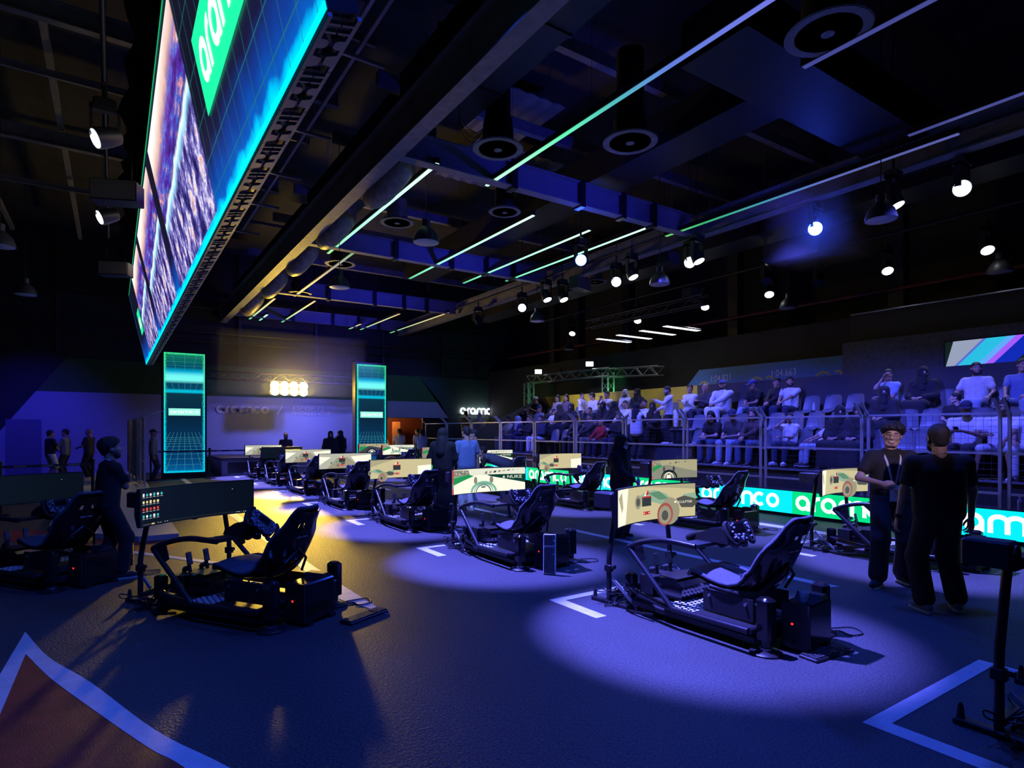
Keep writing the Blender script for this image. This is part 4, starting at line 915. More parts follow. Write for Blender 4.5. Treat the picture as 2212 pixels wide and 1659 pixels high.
def make_keyboard(label, loc, rot, white=False):
    t = thing('keyboard', label, 'keyboard', loc, 0, 'keyboards left by the rigs'); t.rotation_euler = rot
    MB().cbox(-0.22, 0.22, -0.07, 0.07, 0.0, 0.022, 0.006).obj('tray', M_white if white else M_plastic, t)
    k = MB(); rnd = random.Random(1)
    for r in range(6):
        x = -0.205
        while x < 0.20:
            w = 0.019 if not (r == 5 and -0.10 < x < 0.0) else 0.10
            if not (0.075 < x < 0.085 or 0.14 < x < 0.147): k.cbox(x, x + w * 0.85, -0.055 + r * 0.0195 if False else 0.045 - r * 0.0195, 0.060 - r * 0.0195, 0.022, 0.030, 0.002)
            x += w
    ko = k.obj('key', M_plastic if white else mat('dark_key', (0.03, 0.03, 0.035), 0.4), t); ko['kind'] = 'stuff'
    return t
RIG0 = make_rig()
RX = {'A': 4.17, 'B': 8.10}
AY = [1.08, 4.02, 7.1, 10.12, 13.22, 16.27, 19.2, 21.95]; BY = [4.32, 7.27, 10.5, 13.3, 16.4, 19.55, 21.9]
AK = ['grey', 'chase', 'nuke', 'chase_small', 'grey', 'grey', 'dark', 'grey']; BK = ['chase', 'cockpit', 'chase_small', 'nuke', 'cockpit', 'nuke', 'night']
first = True
def place_rig(x, y, rz, label):
    global first
    if first: first = False; RIG0.location = (x, y, 0); RIG0.rotation_euler = (0, 0, rz); RIG0['label'] = label; return RIG0
    return copy_tree(RIG0, (x, y, 0), rz, label)
rowname = {'A': 'the row nearer the yellow lit lane', 'B': 'the row beside the advertising boards'}
for row, ys, ks in (('A', AY, AK), ('B', BY, BK)):
    for i, y in enumerate(ys):
        if row == 'A' and i == 0: oi = 'at the right picture edge'
        else: oi = None
        n = i if row == 'A' else i + 1
        w_ = oi or ('%s one from the camera' % ORD[n - 1])
        yaw = rad(3.0) if (row, i) == ('A', 1) else 0.0
        place_rig(RX[row], y - 1.13, yaw * 0.5, 'black racing simulator rig, %s, %s' % ('lane side row' if row == 'A' else 'board side row', w_))
        desc = {'chase': 'a green racing car', 'chase_small': 'a small green car', 'nuke': 'bright NUKE cockpit view', 'cockpit': 'grey cockpit view', 'night': 'dark cockpit view', 'grey': 'pale grey track', 'dark': 'almost black desktop'}[ks[i]]
        make_stand('monitor showing %s, %s, %s' % (desc, 'lane side row' if row == 'A' else 'board side row', w_), (RX[row] + (0.09 if (row, i) == ('A', 1) else 0.13), y, 0), rad(5.6) if (row, i) == ('A', 1) else 0.0, ks[i])
        make_pc('black computer tower behind the rig, %s, %s' % ('lane side row' if row == 'A' else 'board side row', w_), (RX[row] + 0.11, y - 1.56, 0), rad(6) if row == 'A' else 0.0)
# the angled rigs at the left
for i in range(3):
    ox, oy = 1.11 - 1.55 * i, 5.46 + 2.43 * i; n = ('nearest', 'second', 'farthest')[i]
    rg_ = place_rig(ox, oy, rad(33), 'black racing simulator rig turned aside at the left, %s of those three' % n)
    make_stand('curved monitor with %s, %s of the three angled ones at left' % ('desktop icons' if i == 0 else 'a black screen', n), (0.66 - 1.55 * i, 6.60 + 2.43 * i, 0), rad(28.5), 'desktop' if i == 0 else 'dark')
    steer(rg_, -48 if i == 0 else 0)
    c, s_ = math.cos(rad(33)), math.sin(rad(33))
    make_pc('black computer tower by the angled left rigs, %s of three' % n, (ox + 0.07 * c + 0.43 * s_, oy + 0.07 * s_ - 0.43 * c, 0), rad(33))
make_keyboard('black keyboard lying flat on the floor beside the nearest fully seen tower', (4.22, 2.29, 0), (0, 0, rad(-4)))
make_keyboard('white framed keyboard leaning upright against a tower in the lane side row', (4.02, 5.27, 0.222), (0, rad(-86), rad(48)), True)
make_keyboard('dark keyboard lying on the floor beside the nearest angled left rig', (1.78, 4.93, 0), (0, 0, rad(25)))
make_keyboard('dark keyboard lying on the floor at the far lane side row rig', (4.55, 8.2, 0), (0, 0, rad(8)))
make_keyboard('dark keyboard lying on the floor under the board side row', (8.75, 5.35, 0), (0, 0, rad(12)))
cp = thing('plastic_cup', 'clear plastic cup standing on the nearest fully seen tower', 'cup', (4.19, 2.44, 0.346))
MB().lathe([(0.026, 0), (0.034, 0.07), (0.032, 0.07), (0.024, 0.004)], 16).obj('cup_wall', mat('frosted_plastic', (0.75, 0.75, 0.78), 0.25), cp, smooth=50)
# ------------------------------------------------------------------ roof steel, ducts and lamps
M_roofst = mat('dull_roof_steel', (0.20, 0.20, 0.21), 0.6, 0.1, 0.2, 6)
M_duct = mat('dark_duct_sheet', (0.011, 0.011, 0.013), 0.55, 0.2, 0.2, 4)
M_wrap = mat('crinkled_duct_wrap', (0.30, 0.27, 0.16), 0.45, 0.2, 0.3, 9, 0.9, bscale=18)
M_silver = mat('silver_foil_duct', (0.6, 0.6, 0.62), 0.25, 0.8, 0.2, 10, 0.8, bscale=25)
def hung(name, mb, mats, label, cat, group=None, smooth=None):
    o = mb.obj(name, mats, None, smooth=smooth); return tag(o, label, cat, group)
def ibeam(a, b, h=0.5, w=0.2, t=0.025):
    m = MB(); u = (0, 0, 1); a, b = Vector(a), Vector(b); up = Vector((0, 0, h / 2 - t / 2))
    m.beam(a + up, b + up, w, t); m.beam(a - up, b - up, w, t); m.beam(a, b, t, h - 2 * t); return m
i = 10
def trim(mb, m, smooth=None):
    global i
    o = struct(mb.obj('trim_%d' % i, m, None, smooth=smooth)); i += 1; return o
# main girder and its lower right twin, cross girders with blue lit webs
trim(ibeam((3.60, 1.0, 6.12), (3.60, 25.9, 6.12), 0.62, 0.24), M_roofst)
trim(ibeam((10.95, 1.0, 6.15), (10.95, 25.9, 6.15), 0.5, 0.24), M_roofst)
for y in (9.0, 14.4, 20.1, 24.9): trim(ibeam((3.72, y, 6.2), (10.83, y, 6.2), 0.46, 0.2), mat('grey_girder_paint', (0.20, 0.20, 0.22), 0.6, 0, 0.1, 3))
for y in (9.0, 14.4, 20.1, 24.9):
    for x in (6.0, 7.6, 8.7, 9.6): trim(MB().box(x - 0.06, x + 0.06, y - 0.115, y + 0.115, 5.93, 6.46), M_black)
# left bay purlins and rafters
for y in (4.2, 6.1, 7.0, 8.9, 10.8, 12.7, 15.5, 18.5): trim(ibeam((-9, y, 7.6), (3.4, y, 7.6), 0.30 if y in (7.0, 10.8, 15.5) else 0.12, 0.14 if y in (7.0, 10.8, 15.5) else 0.06), M_roofst)
for x in (-2.6, -0.9, 1.9, 2.6): trim(MB().beam((x, 2.0, 7.85), (x, 24, 7.85), 0.10, 0.12), M_roofst)
for y in (5.2, 7.4, 9.9, 12.4, 15.6, 18.0, 22.0): trim(MB().beam((3.8, y, 7.7), (15.5, y, 7.7), 0.14, 0.22), M_roofst)
for y in (6.6, 8.3, 10.9, 13.0, 15.0, 17.3): trim(MB().beam((1.7, y, 6.9), (3.3, y, 6.9), 0.05, 0.05), M_galv)
for x, z in ((2.75, 7.1), (2.95, 7.1), (4.9, 7.2), (8.3, 7.2)): trim(MB().beam((x, 4.0, z), (x, 18, z), 0.05, 0.06), M_galv)
for y, z in ((25.7, 5.0), (25.7, 5.35), (25.7, 6.3)): trim(MB().tube([(-10, y, z), (16, y, z)], 0.035, 6), M_steel)
for x in (-7, -4.3, -1.6, 1.1, 4.2, 7.2, 10.2, 13.2): trim(MB().box(x - 0.05, x + 0.05, 25.8, 25.9, 4.3, 8.6), M_steel)
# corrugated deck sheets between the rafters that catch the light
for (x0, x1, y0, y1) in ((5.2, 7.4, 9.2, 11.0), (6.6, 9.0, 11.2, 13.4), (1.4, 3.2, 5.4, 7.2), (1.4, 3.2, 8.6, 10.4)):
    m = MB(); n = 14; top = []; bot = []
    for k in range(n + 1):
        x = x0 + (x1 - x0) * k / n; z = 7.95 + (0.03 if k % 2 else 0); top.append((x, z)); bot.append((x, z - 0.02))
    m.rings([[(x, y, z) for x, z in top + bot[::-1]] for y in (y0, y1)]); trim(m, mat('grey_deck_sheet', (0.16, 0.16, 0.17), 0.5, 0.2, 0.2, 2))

# big black air duct and its branches
du = thing('air_duct', 'long black rectangular air duct running beside the main roof girder', 'duct', (0, 0, 0))
MB().cbox(3.74, 4.75, 1.0, 8.8, 6.52, 7.2, 0.02).obj('duct_run', M_duct, du); MB().cbox(3.74, 4.6, 9.2, 14.2, 6.52, 7.1, 0.02).obj('duct_run', M_duct, du); MB().cbox(3.74, 4.5, 14.6, 24.0, 6.52, 7.0, 0.02).obj('duct_run', M_duct, du)
for y in (2.6, 4.2, 5.8, 7.4): MB().box(3.72, 4.77, y - 0.02, y + 0.02, 6.5, 7.22).obj('duct_flange', M_duct, du)
for k, (x, y) in enumerate(((4.05, 9.6), (4.05, 12.6), (4.05, 15.4), (4.05, 18.6), (4.05, 22.0))):
    lab = 'crinkled wrapped duct elbow hanging by the main girder, %s from the camera' % ORD[k]
    hung('duct_elbow', MB().tube(catmull([(x + 0.1, y, 6.5), (x + 0.05, y + 0.1, 6.15), (x - 0.1, y + 0.45, 5.86), (x - 0.12, y + 0.95, 5.8)], 4), [0.2, 0.22, 0.25, 0.27, 0.28, 0.27, 0.26, 0.25, 0.25, 0.24, 0.22, 0.2, 0.16], 12), M_wrap, lab, 'duct', 'wrapped duct elbows', 60)
d2 = thing('cross_duct', 'wide dark duct crossing the roof at upper right', 'duct', (0, 0, 0))
MB().cbox(6.2, 12.4, 4.3, 5.3, 6.35, 6.95, 0.02).obj('duct_run', M_duct, d2); MB().cbox(8.0, 8.9, 5.4, 18.5, 6.6, 7.2, 0.02).obj('duct_run', M_duct, d2)
hung('stand_duct', MB().cbox(12.6, 13.5, 0, 22, 6.2, 6.9, 0.02), M_duct, 'long dark duct hanging over the grandstand rows', 'duct')
# round ceiling diffusers
DIF = [(5.04, 7.95, 0.40), (5.04, 11.97, 0.36), (5.04, 15.81, 0.40), (6.61, 10.17, 0.33), (6.61, 6.63, 0.42), (6.62, 3.58, 0.45), (5.04, 20.0, 0.38), (12.0, 13.5, 0.36)]
for k, (x, y, r) in enumerate(sorted(DIF, key=lambda q: proj_u(q[0], q[1]))):
    t = thing('ceiling_diffuser', 'round ringed air diffuser under the roof, %s from the left' % ORD[k], 'air diffuser', (x, y, 6.0), 0, 'round air diffusers')
    rings = [r * q for q in (1.0, 0.78, 0.56, 0.34)]
    for j, q in enumerate(rings):
        MB().lathe([(q, 0.02 + 0.0 * j), (q * 0.86, 0.07), (q * 0.84, 0.065), (q * 0.97, 0.012)], 28).obj('ring', mat('diffuser_enamel', (0.16, 0.16, 0.17), 0.4), t, smooth=40)
    MB().lathe([(r * 0.16, 0.0), (r * 0.1, 0.05)], 16).obj('centre_cone', mat('diffuser_enamel', (0.16, 0.16, 0.17), 0.4), t)
    MB().lathe([(r * 0.8, 0.08), (r * 0.62, 0.10), (r * 0.60, 0.36), (r * 0.55, 0.5)], 20).obj('neck', M_silver if k % 3 == 2 else M_duct, t, smooth=40)
    MB().tube([(0, 0, 0.4), (0, 0, 1.4)], r * 0.5, 14).obj('duct_drop', M_duct, t, smooth=40)
# bell pendants
PEN = [(10.06, 4.6), (15.47, 4.74), (10.33, 9.43), (15.27, 9.34), (10.74, 14.71), (4.59, 9.61), (4.37, 13.77), (-1.79, 18.77), (-1.7, 14.06), (15.65, 19.2)]
PEN.sort(key=lambda q: proj_u(*q)); P0 = None
M_bell = mat('dark_bell_enamel', (0.05, 0.05, 0.055), 0.4); M_bellin = mat('pale_bell_lining', (0.6, 0.6, 0.62), 0.35)
for k, (x, y) in enumerate(PEN):
    lab = 'unlit bell shaped pendant lamp under the roof, %s from the left' % ORD[k]
    if P0 is None:
        P0 = thing('pendant_lamp', lab, 'pendant lamp', (x, y, 4.9), 0, 'bell pendant lamps')
        MB().lathe([(0.235, 0), (0.225, 0.06), (0.19, 0.16), (0.11, 0.25), (0.075, 0.28), (0.075, 0.40), (0.02, 0.42)], 20).obj('shade', M_bell, P0, smooth=40)
        MB().lathe([(0.22, 0.0), (0.21, -0.004)], 20).obj('lining', M_bellin, P0, smooth=40)
        MB().tube([(0, 0, 0.42), (0, 0, 3.7)], 0.008, 6).obj('cord', M_cable, P0)
    else: copy_tree(P0, (x, y, 4.9), 0, lab)
# linear light strips
G1, G2 = (0.18, 1.0, 0.62), (0.16, 0.17, 0.62)
STR = [(5.6, 3.5, 9.24, 5), (4.46, 8.88, 14.98, 1), (10.46, 3.68, 9.38, 2), (9.68, 9.03, 14.84, 1), (8.75, 10.0, 15.76, 1), (7.18, 9.94, 16.15, 1), (4.97, 14.5, 20.39, 3), (6.98, 0.8, 4.09, 0), (9.9, 0.5, 4.16, 0),
       (4.51, 21.1, 25.6, 4), (4.9, 24.2, 25.7, 1), (5.74, 20.73, 25.6, 4), (8.58, 24.2, 25.7, 4), (9.05, 21.24, 25.6, 4), (10.48, 19.99, 25.7, 4)]
def strip_mat(kind):
    nm = 'strip_glow_%d' % kind
    if nm in MATS: return MATS[nm]
    m, nt, b = _nodes(nm); N = nt.nodes.new; L = nt.links.new
    tc = N('ShaderNodeTexCoord'); sp = N('ShaderNodeSeparateXYZ'); L(tc.outputs['Generated'], sp.inputs[0]); cr = N('ShaderNodeValToRGB'); e = cr.color_ramp.elements
    P = {0: [(0, (95, 100, 190)), (1, (80, 85, 170))], 1: [(0, (205, 255, 225)), (0.75, (130, 235, 190)), (1, (70, 170, 120))], 2: [(0, (90, 95, 170)), (0.35, (95, 105, 175)), (0.55, (70, 150, 180)), (0.8, (60, 190, 120)), (1, (110, 220, 130))],
         5: [(0, (100, 105, 200)), (0.25, (85, 110, 195)), (0.42, (70, 165, 165)), (0.62, (90, 225, 160)), (1, (195, 255, 220))],
         3: [(0, (120, 200, 150)), (0.25, (150, 150, 160)), (1, (170, 165, 150))], 4: [(0, (255, 200, 150)), (0.2, (240, 235, 170)), (0.5, (235, 245, 190)), (1, (120, 230, 160))]}[kind]
    if kind == 1: P = [(0, (205, 255, 225)), (0.75, (130, 235, 190)), (1, (70, 170, 120))]
    e[0].position = P[0][0]; e[0].color = (*s2l(*P[0][1]), 1); e[1].position = 1; e[1].color = (*s2l(*P[-1][1]), 1)
    for q, c in P[1:-1]:
        z = e.new(q); z.color = (*s2l(*c), 1)
    L(sp.outputs['Y'], cr.inputs['Fac']); L(cr.outputs['Color'], b.inputs['Emission Color']); b.inputs['Emission Strength'].default_value = {0: 0.6, 1: 1.5, 2: 0.9, 3: 0.8, 4: 0.9, 5: 1.3}[kind]
    b.inputs['Base Color'].default_value = (0.05, 0.05, 0.05, 1); MATS[nm] = m; return m
M_strip0 = strip_mat(1)
def strip5(kind): return strip_mat(kind)
for k, (x, y0, y1, kd) in enumerate(sorted(STR, key=lambda q: proj_u(q[0], (q[1] + q[2]) / 2))):
    col = {0: 'dim lilac', 1: 'bright green white', 2: 'lilac to green', 3: 'faint grey', 5: 'long blue to green', 4: 'warm yellow green'}[kd]
    t = thing('strip_light', '%s linear strip light under the roof, %s strip from the left' % (col, ORD[k]), 'strip light', (x, y0, 6.0), 0, 'linear strip lights')
    MB().cbox(-0.045, 0.045, 0, y1 - y0, 0.005, 0.10, 0.008).obj('housing', M_black, t)
    MB().box(-0.032, 0.032, 0.02, y1 - y0 - 0.02, -0.008, 0.005).obj('diffuser', strip_mat(kd), t)
    for q in (0.15, 0.5, 0.85): MB().tube([(0, (y1 - y0) * q, 0.1), (0, (y1 - y0) * q, 1.9)], 0.004, 4).obj('hanger', M_cable, t)
# moving heads and wash lights
HEADS = [(11.04, 6.21, 'blue'), (10.74, 4.72, 'white'), (11.12, 3.89, 'ring'), (15.09, 6.77, 'white'), (15.08, 4.85, 'white'), (15.02, 9.75, 'white'), (14.96, 11.84, 'white'), (14.92, 14.6, 'white'), (14.79, 17.93, 'white'), (10.76, 11.29, 'ring'),
         (10.47, 10.45, 'white'), (10.68, 8.67, 'white'), (10.9, 9.05, 'ring'), (10.61, 15.33, 'ring'), (10.26, 13.62, 'white'), (10.65, 13.36, 'white'), (8.72, 10.28, 'blue'), (-0.09, 9.4, 'white'), (-0.1, 12.85, 'white'), (13.6, 8.9, 'off'), (14.9, 8.3, 'off'), (10.6, 18.0, 'off')]
E_w = se('head_white_glow', 240, 245, 255, 9.0); E_b = emis('head_blue_glow', (0.03, 0.08, 1.0), 130.0); E_r = se('head_ring_glow', 120, 170, 255, 5.0); E_d = mat('dark_lens', (0.03, 0.03, 0.05), 0.1)
HM = {}
for k, (x, y, kd) in enumerate(sorted(HEADS, key=lambda q: proj_u(q[0], q[1]))):
    lab = '%s moving head spotlight under the roof, %s lamp from the left' % ({'blue': 'glaring blue', 'white': 'white glowing', 'ring': 'blue ringed', 'off': 'switched off'}[kd], ORD[k] if k < 20 else '%s from last' % ORD[k - 20])
    if k >= 20: lab = '%s moving head spotlight under the roof, %s from the right edge' % ({'blue': 'glaring blue', 'white': 'white glowing', 'ring': 'blue ringed', 'off': 'switched off'}[kd], ('second', 'first')[k - 20])
    t = thing('moving_head_light', lab, 'stage light', (x, y, 5.4), 0, 'moving head lights')
    # aim: stand lamps tip toward the rows, ring and blue ones look back at the camera
    aim = Vector((-x, -y, 1.6 - 5.4)).normalized() if kd in ('blue', 'ring') else Vector((-0.45 if x > 12 else 0.1, -0.35, -0.8)).normalized() if x > 2 else Vector((-0.86, -0.2, -0.42)).normalized()
    q = aim.to_track_quat('-Z', 'Y').to_matrix().to_4x4()
    MB().cbox(-0.13, 0.13, -0.10, 0.10, 0.36, 0.48, 0.02).obj('base', M_plastic, t)
    for s in (-1, 1): MB().box(s * 0.15 - 0.018, s * 0.15 + 0.018, -0.05, 0.05, 0.0, 0.40).obj('yoke_arm', M_plastic, t)
    MB().box(-0.168, 0.168, -0.05, 0.05, 0.33, 0.38).obj('yoke', M_plastic, t)
    MB().tube([(0, 0, 0.46), (0, 0, 0.66)], 0.025, 8).obj('clamp', M_steel, t); MB().tube([(0, 0, 0.6), (0, 0, 3.2)], 0.008, 5).obj('drop_rod', M_steel, t)
    h = MB(); h.lathe([(0.05, 0.20), (0.10, 0.17), (0.125, 0.05), (0.135, -0.06), (0.135, -0.12)], 18, q); ho = h.obj('head', M_plastic, t, smooth=40)
    if kd == 'off': MB().lathe([(0.118, -0.118), (0.11, -0.128)], 18, q).obj('lens', E_d, ho)
    elif kd == 'white': MB().lathe([(0.118, -0.118), (0.112, -0.13)], 18, q).obj('lens', E_w, ho)
    else:
        MB().lathe([(0.12, -0.118), (0.118, -0.13), (0.07, -0.131), (0.07, -0.12)], 20, q).obj('lens_ring', E_w if kd == 'ring' else E_b, ho)
        lb = MB(); 
        for a in range(7):
            r = 0 if a == 0 else 0.043; lb.lathe([(0.017, -0.12), (0.015, -0.132)], 8, q @ Matrix.Translation((r * math.cos(a * PI / 3), r * math.sin(a * PI / 3), 0)))
        l_ = lb.obj('lens_cell', E_r if kd == 'ring' else E_b, ho); l_['kind'] = 'stuff'
# truss bars the heads hang from
for k, (x, y0, y1, n) in enumerate(((10.75, 2.0, 20.0, 'above the track fence'), (15.0, 2.0, 20.0, 'above the back row of the stand'), (-0.1, 5.0, 17.0, 'beside the hanging video screen'))):
    hung('lighting_bar', MB().tube([(x, y0, 6.14), (x, y1, 6.14)], 0.03, 8).tube([(x, y0 + 1, 6.14), (x, y0 + 1, 8.599)], 0.01, 4).tube([(x, y1 - 1, 6.14), (x, y1 - 1, 8.599)], 0.01, 4), M_steel, 'black lighting bar with moving heads %s' % n, 'lighting bar', None, 60)
for k, (x, y, zz, ax, n) in enumerate(((10.4, 12.3, 5.5, 0.3, 'second from the left of the fence line'), (11.6, 10.3, 5.9, 0.2, 'beside the white spotlights'), (13.6, 11.2, 5.4, 0.2, 'over the middle of the stand'), (0.05, 10.9, 5.2, -0.4, 'nearer of two beside the video screen'), (0.05, 17.0, 5.4, -0.4, 'farther of two beside the video screen'))):
    t = thing('loudspeaker', 'dark box loudspeaker hung from the roof, %s' % n, 'loudspeaker', (x, y, zz), ax)
    MB().cbox(-0.32, 0.32, -0.16, 0.16, -0.16, 0.16, 0.02).obj('cabinet', M_plastic, t); MB().box(-0.30, 0.30, -0.168, -0.16, -0.14, 0.14).obj('grille', mat('speaker_grille', (0.10, 0.10, 0.09), 0.6, 0, 0.3, 200), t)
    MB().tube([(-0.2, 0, 0.15), (-0.2, 0, 8.6 - zz)], 0.006, 4).obj('cable_left', M_cable, t); MB().tube([(0.2, 0, 0.15), (0.2, 0, 8.6 - zz)], 0.006, 4).obj('cable_right', M_cable, t)
# white panel lights over the stand on a truss
for k, y in enumerate((14.85, 13.9, 12.9, 11.95)):
    t = thing('panel_light', 'slim white glowing panel light over the stand, %s from the left' % ORD[k], 'panel light', (14.05, y, 4.6), 0, 'white panel lights')
    MB().cbox(-0.76, 0.76, -0.10, 0.10, 0.004, 0.05, 0.01).obj('housing', M_black, t); MB().box(-0.74, 0.74, -0.085, 0.085, -0.004, 0.004).obj('diffuser', se('panel_white', 250, 252, 255, 3.0), t)
    for x in (-0.6, 0.6): MB().tube([(x, 0, 0.05), (x, 0, 0.42)], 0.006, 4).obj('hanger', M_cable, t)
tag(truss(MB(), (13.4, 10.6, 5.15), (13.4, 15.4, 5.15), 0.25).obj('truss', M_steel), 'thin dark truss above the white panel lights', 'truss')
# green lit goalpost truss with two floodlights at the far end of the stand
M_trg = mat('pale_truss_alloy', (0.40, 0.42, 0.42), 0.35, 0.6, 0.1, 20)
for nm, a, b_ in (('left tower', (14.9, 21.0, 0), (14.9, 21.0, 3.6)), ('right tower', (15.4, 16.6, 0), (15.4, 16.6, 3.75)), ('top span', (14.9, 21.0, 3.75), (15.4, 16.4, 3.75)), ('short span', (15.4, 16.4, 3.7), (15.4, 14.0, 3.6))):
    tag(truss(MB(), a, b_, 0.3).obj('truss', M_trg), 'alloy lattice truss behind the stand far end, %s' % nm, 'truss')
for k, (x, y, z) in enumerate(((14.95, 20.4, 4.05), (15.1, 17.3, 4.1))):
    t = thing('floodlight', 'small square white floodlight on the far truss, %s one' % ('left', 'right')[k], 'floodlight', (x, y, z), rad(-35))
    MB().cbox(-0.16, 0.16, -0.03, 0.05, -0.1, 0.1, 0.01).obj('housing', M_black, t); MB().box(-0.14, 0.14, -0.036, -0.03, -0.085, 0.085).obj('lens', se('flood_white', 245, 250, 255, 8.0), t); MB().tube([(0, 0.03, -0.1), (0, 0.03, -0.22)], 0.015, 6).obj('bracket', M_black, t)
lamp('truss_green_lamp', 'SPOT', (14.6, 19.2, 2.9), (14.9, 21.0, 3.0), (0.1, 1.0, 0.25), 60, 0.05, 80, 0.8); lamp('truss_green_lamp', 'SPOT', (15.2, 15.6, 3.0), (15.4, 16.6, 3.5), (0.1, 1.0, 0.25), 40, 0.05, 80, 0.8)
# loose cable loops
for k, (x, y, z, s_, n) in enumerate(((4.4, 7.6, 6.35, 0.5, 'under the main girder'), (10.6, 8.3, 5.9, 0.3, 'beside the right light strip'), (11.2, 9.0, 5.6, 0.25, 'by the blue lit girder'))):
    m = MB()
    for j in range(3): m.tube(catmull([(x - s_ * 0.5, y, z), (x - s_ * 0.45, y, z - s_ * (0.5 + 0.15 * j)), (x, y + 0.02 * j, z - s_ * (0.8 + 0.12 * j)), (x + s_ * 0.5, y, z - s_ * 0.4)], 5), 0.006, 5, caps=False)
    m.tube([(x - s_ * 0.5, y, z), (x - s_ * 0.5, y, 8.6)], 0.005, 4); hung('cable_bundle', m, M_cable, 'loose loops of grey cable hanging %s' % n, 'cable', None, 60)
for k in range(26):
    x = random.uniform(1.5, 14); y = random.uniform(5, 20); L_ = random.uniform(0.8, 2.2)
    trim(MB().tube([(x, y, 8.6), (x, y, 8.6 - L_)], 0.006, 4), M_galv)
# belt barriers
M_belt = mat('navy_belt', (0.02, 0.02, 0.05), 0.7)
POSTS = [(2.62, 21.75), (0.98, 22.0), (-0.35, 14.9), (-1.75, 14.5), (-3.3, 14.2), (4.7, 22.05)]
for k, (x, y) in enumerate(POSTS):
    t = thing('belt_post', 'black belt barrier post %s' % ('right of the left display column', 'left of the left display column', 'beside the median fence', 'behind the angled left rigs, second', 'behind the angled left rigs, far left', 'in front of the stage')[k], 'barrier post', (x, y, 0), 0, 'belt barrier posts')
    MB().lathe([(0.17, 0), (0.17, 0.02), (0.05, 0.035)], 18).obj('base', M_black, t); MB().tube([(0, 0, 0.03), (0, 0, 0.98)], 0.03, 10).obj('post', M_black, t); MB().cyl((0, 0), 0.04, 0.9, 1.0, 12).obj('belt_head', M_plastic, t)
for k, (a, b_, n) in enumerate(((0, 1, 'across the left display column'), (0, 5, 'in front of the stage'), (2, 3, 'beside the angled left rigs'), (3, 4, 'at the far left'))):
    A, B = Vector((*POSTS[a], 0.9)), Vector((*POSTS[b_], 0.9)); A, B = (A, B) if proj_u(A.x, A.y) < proj_u(B.x, B.y) else (B, A); d = (B - A); L_ = d.length; d.normalize(); m = MB(); m.beam(A, B, 0.004, 0.05); t = m.obj('barrier_belt', M_belt); tag(t, 'dark printed barrier belt %s' % n, 'barrier belt')
    pc = Pic(); x = 0.2
    while x < L_ - 0.3: pc.add(M_mark, xf(WM, x, -0.012, 0.027, 0.024, 0.3), 1); x += 0.42
    nn = Vector((d.y, -d.x, 0)); 
    if nn.dot(Vector((-A.x, -A.y, 0))) < 0: nn = -nn
    link('belt_print', pc.mesh('belt_print', on_plane(A + nn * 0.003, d, (0, 0, 1), nn), step=0.001), t)

# haze boxes added around the blinder bank and one blue lamp for their glow
hm = bpy.data.materials.new('added_haze'); hm.use_nodes = True; hnt = hm.node_tree
hnt.nodes.remove(hnt.nodes['Principled BSDF']); vs_ = hnt.nodes.new('ShaderNodeVolumeScatter'); vs_.inputs['Density'].default_value = 0.05; vs_.inputs['Anisotropy'].default_value = 0.1
hnt.links.new(vs_.outputs[0], hnt.nodes['Material Output'].inputs['Volume'])
hm2 = hm.copy(); hm2.name = 'added_lamp_haze'; [n for n in hm2.node_tree.nodes if n.type == 'VOLUME_SCATTER'][0].inputs['Density'].default_value = 0.22
for (bx_, n) in (((3.1, 8.4, 23.0, 25.9, 2.9, 5.2), 'glowing yellow around the lamp bank above the stage'), ((10.4, 11.7, 5.5, 6.9, 4.8, 6.05), 'glowing blue around the glaring lamp over the fence')):
    hz = MB().box(*bx_).obj('added_haze_box', hm if bx_[0] < 5 else hm2); tag(hz, 'added haze box ' + n, 'haze', None, 'stuff')
# ------------------------------------------------------------------ people: smooth blended bodies meshed from distance fields
def nets(D, o, res):
    S = D < 0; sh = tuple(n - 1 for n in D.shape)
    cnt = np.zeros(sh, np.int8); cor = [(i, j, k) for i in (0, 1) for j in (0, 1) for k in (0, 1)]
    for i, j, k in cor: cnt += S[i:i + sh[0], j:j + sh[1], k:k + sh[2]]
    cells = np.argwhere((cnt > 0) & (cnt < 8))
    if not len(cells): return np.zeros((0, 3)), []
    idx = -np.ones(sh, np.int32); idx[cells[:, 0], cells[:, 1], cells[:, 2]] = np.arange(len(cells))
    val = {c: D[cells[:, 0] + c[0], cells[:, 1] + c[1], cells[:, 2] + c[2]] for c in cor}
    pos = np.zeros((len(cells), 3)); num = np.zeros(len(cells))
    for a in cor:
        for ax in range(3):
            if a[ax]: continue
            b = list(a); b[ax] = 1; b = tuple(b); d0, d1 = val[a], val[b]; m = (d0 < 0) != (d1 < 0)
            t = np.where(m, d0 / np.where(m, d0 - d1, 1), 0)
            for q in range(3): pos[:, q] += np.where(m, a[q] + (t if q == ax else 0), 0)
            num += m
    V = o + res * (cells + pos / num[:, None]); F = []
    for ax in range(3):
        u, w = (ax + 1) % 3, (ax + 2) % 3; sl0 = [slice(None)] * 3; sl1 = [slice(None)] * 3; sl0[ax] = slice(0, -1); sl1[ax] = slice(1, None)
        E = np.argwhere(S[tuple(sl0)] != S[tuple(sl1)]); E = E[(E[:, u] > 0) & (E[:, w] > 0) & (E[:, u] < sh[u]) & (E[:, w] < sh[w])]
        if not len(E): continue
        ins = S[E[:, 0], E[:, 1], E[:, 2]]
        def g(du, dw):
            c = E.copy(); c[:, u] -= du; c[:, w] -= dw; return idx[c[:, 0], c[:, 1], c[:, 2]]
        q = np.stack([g(1, 1), g(0, 1), g(0, 0), g(1, 0)], 1); q[~ins] = q[~ins][:, ::-1]; F.append(q)
    return V, np.concatenate(F)
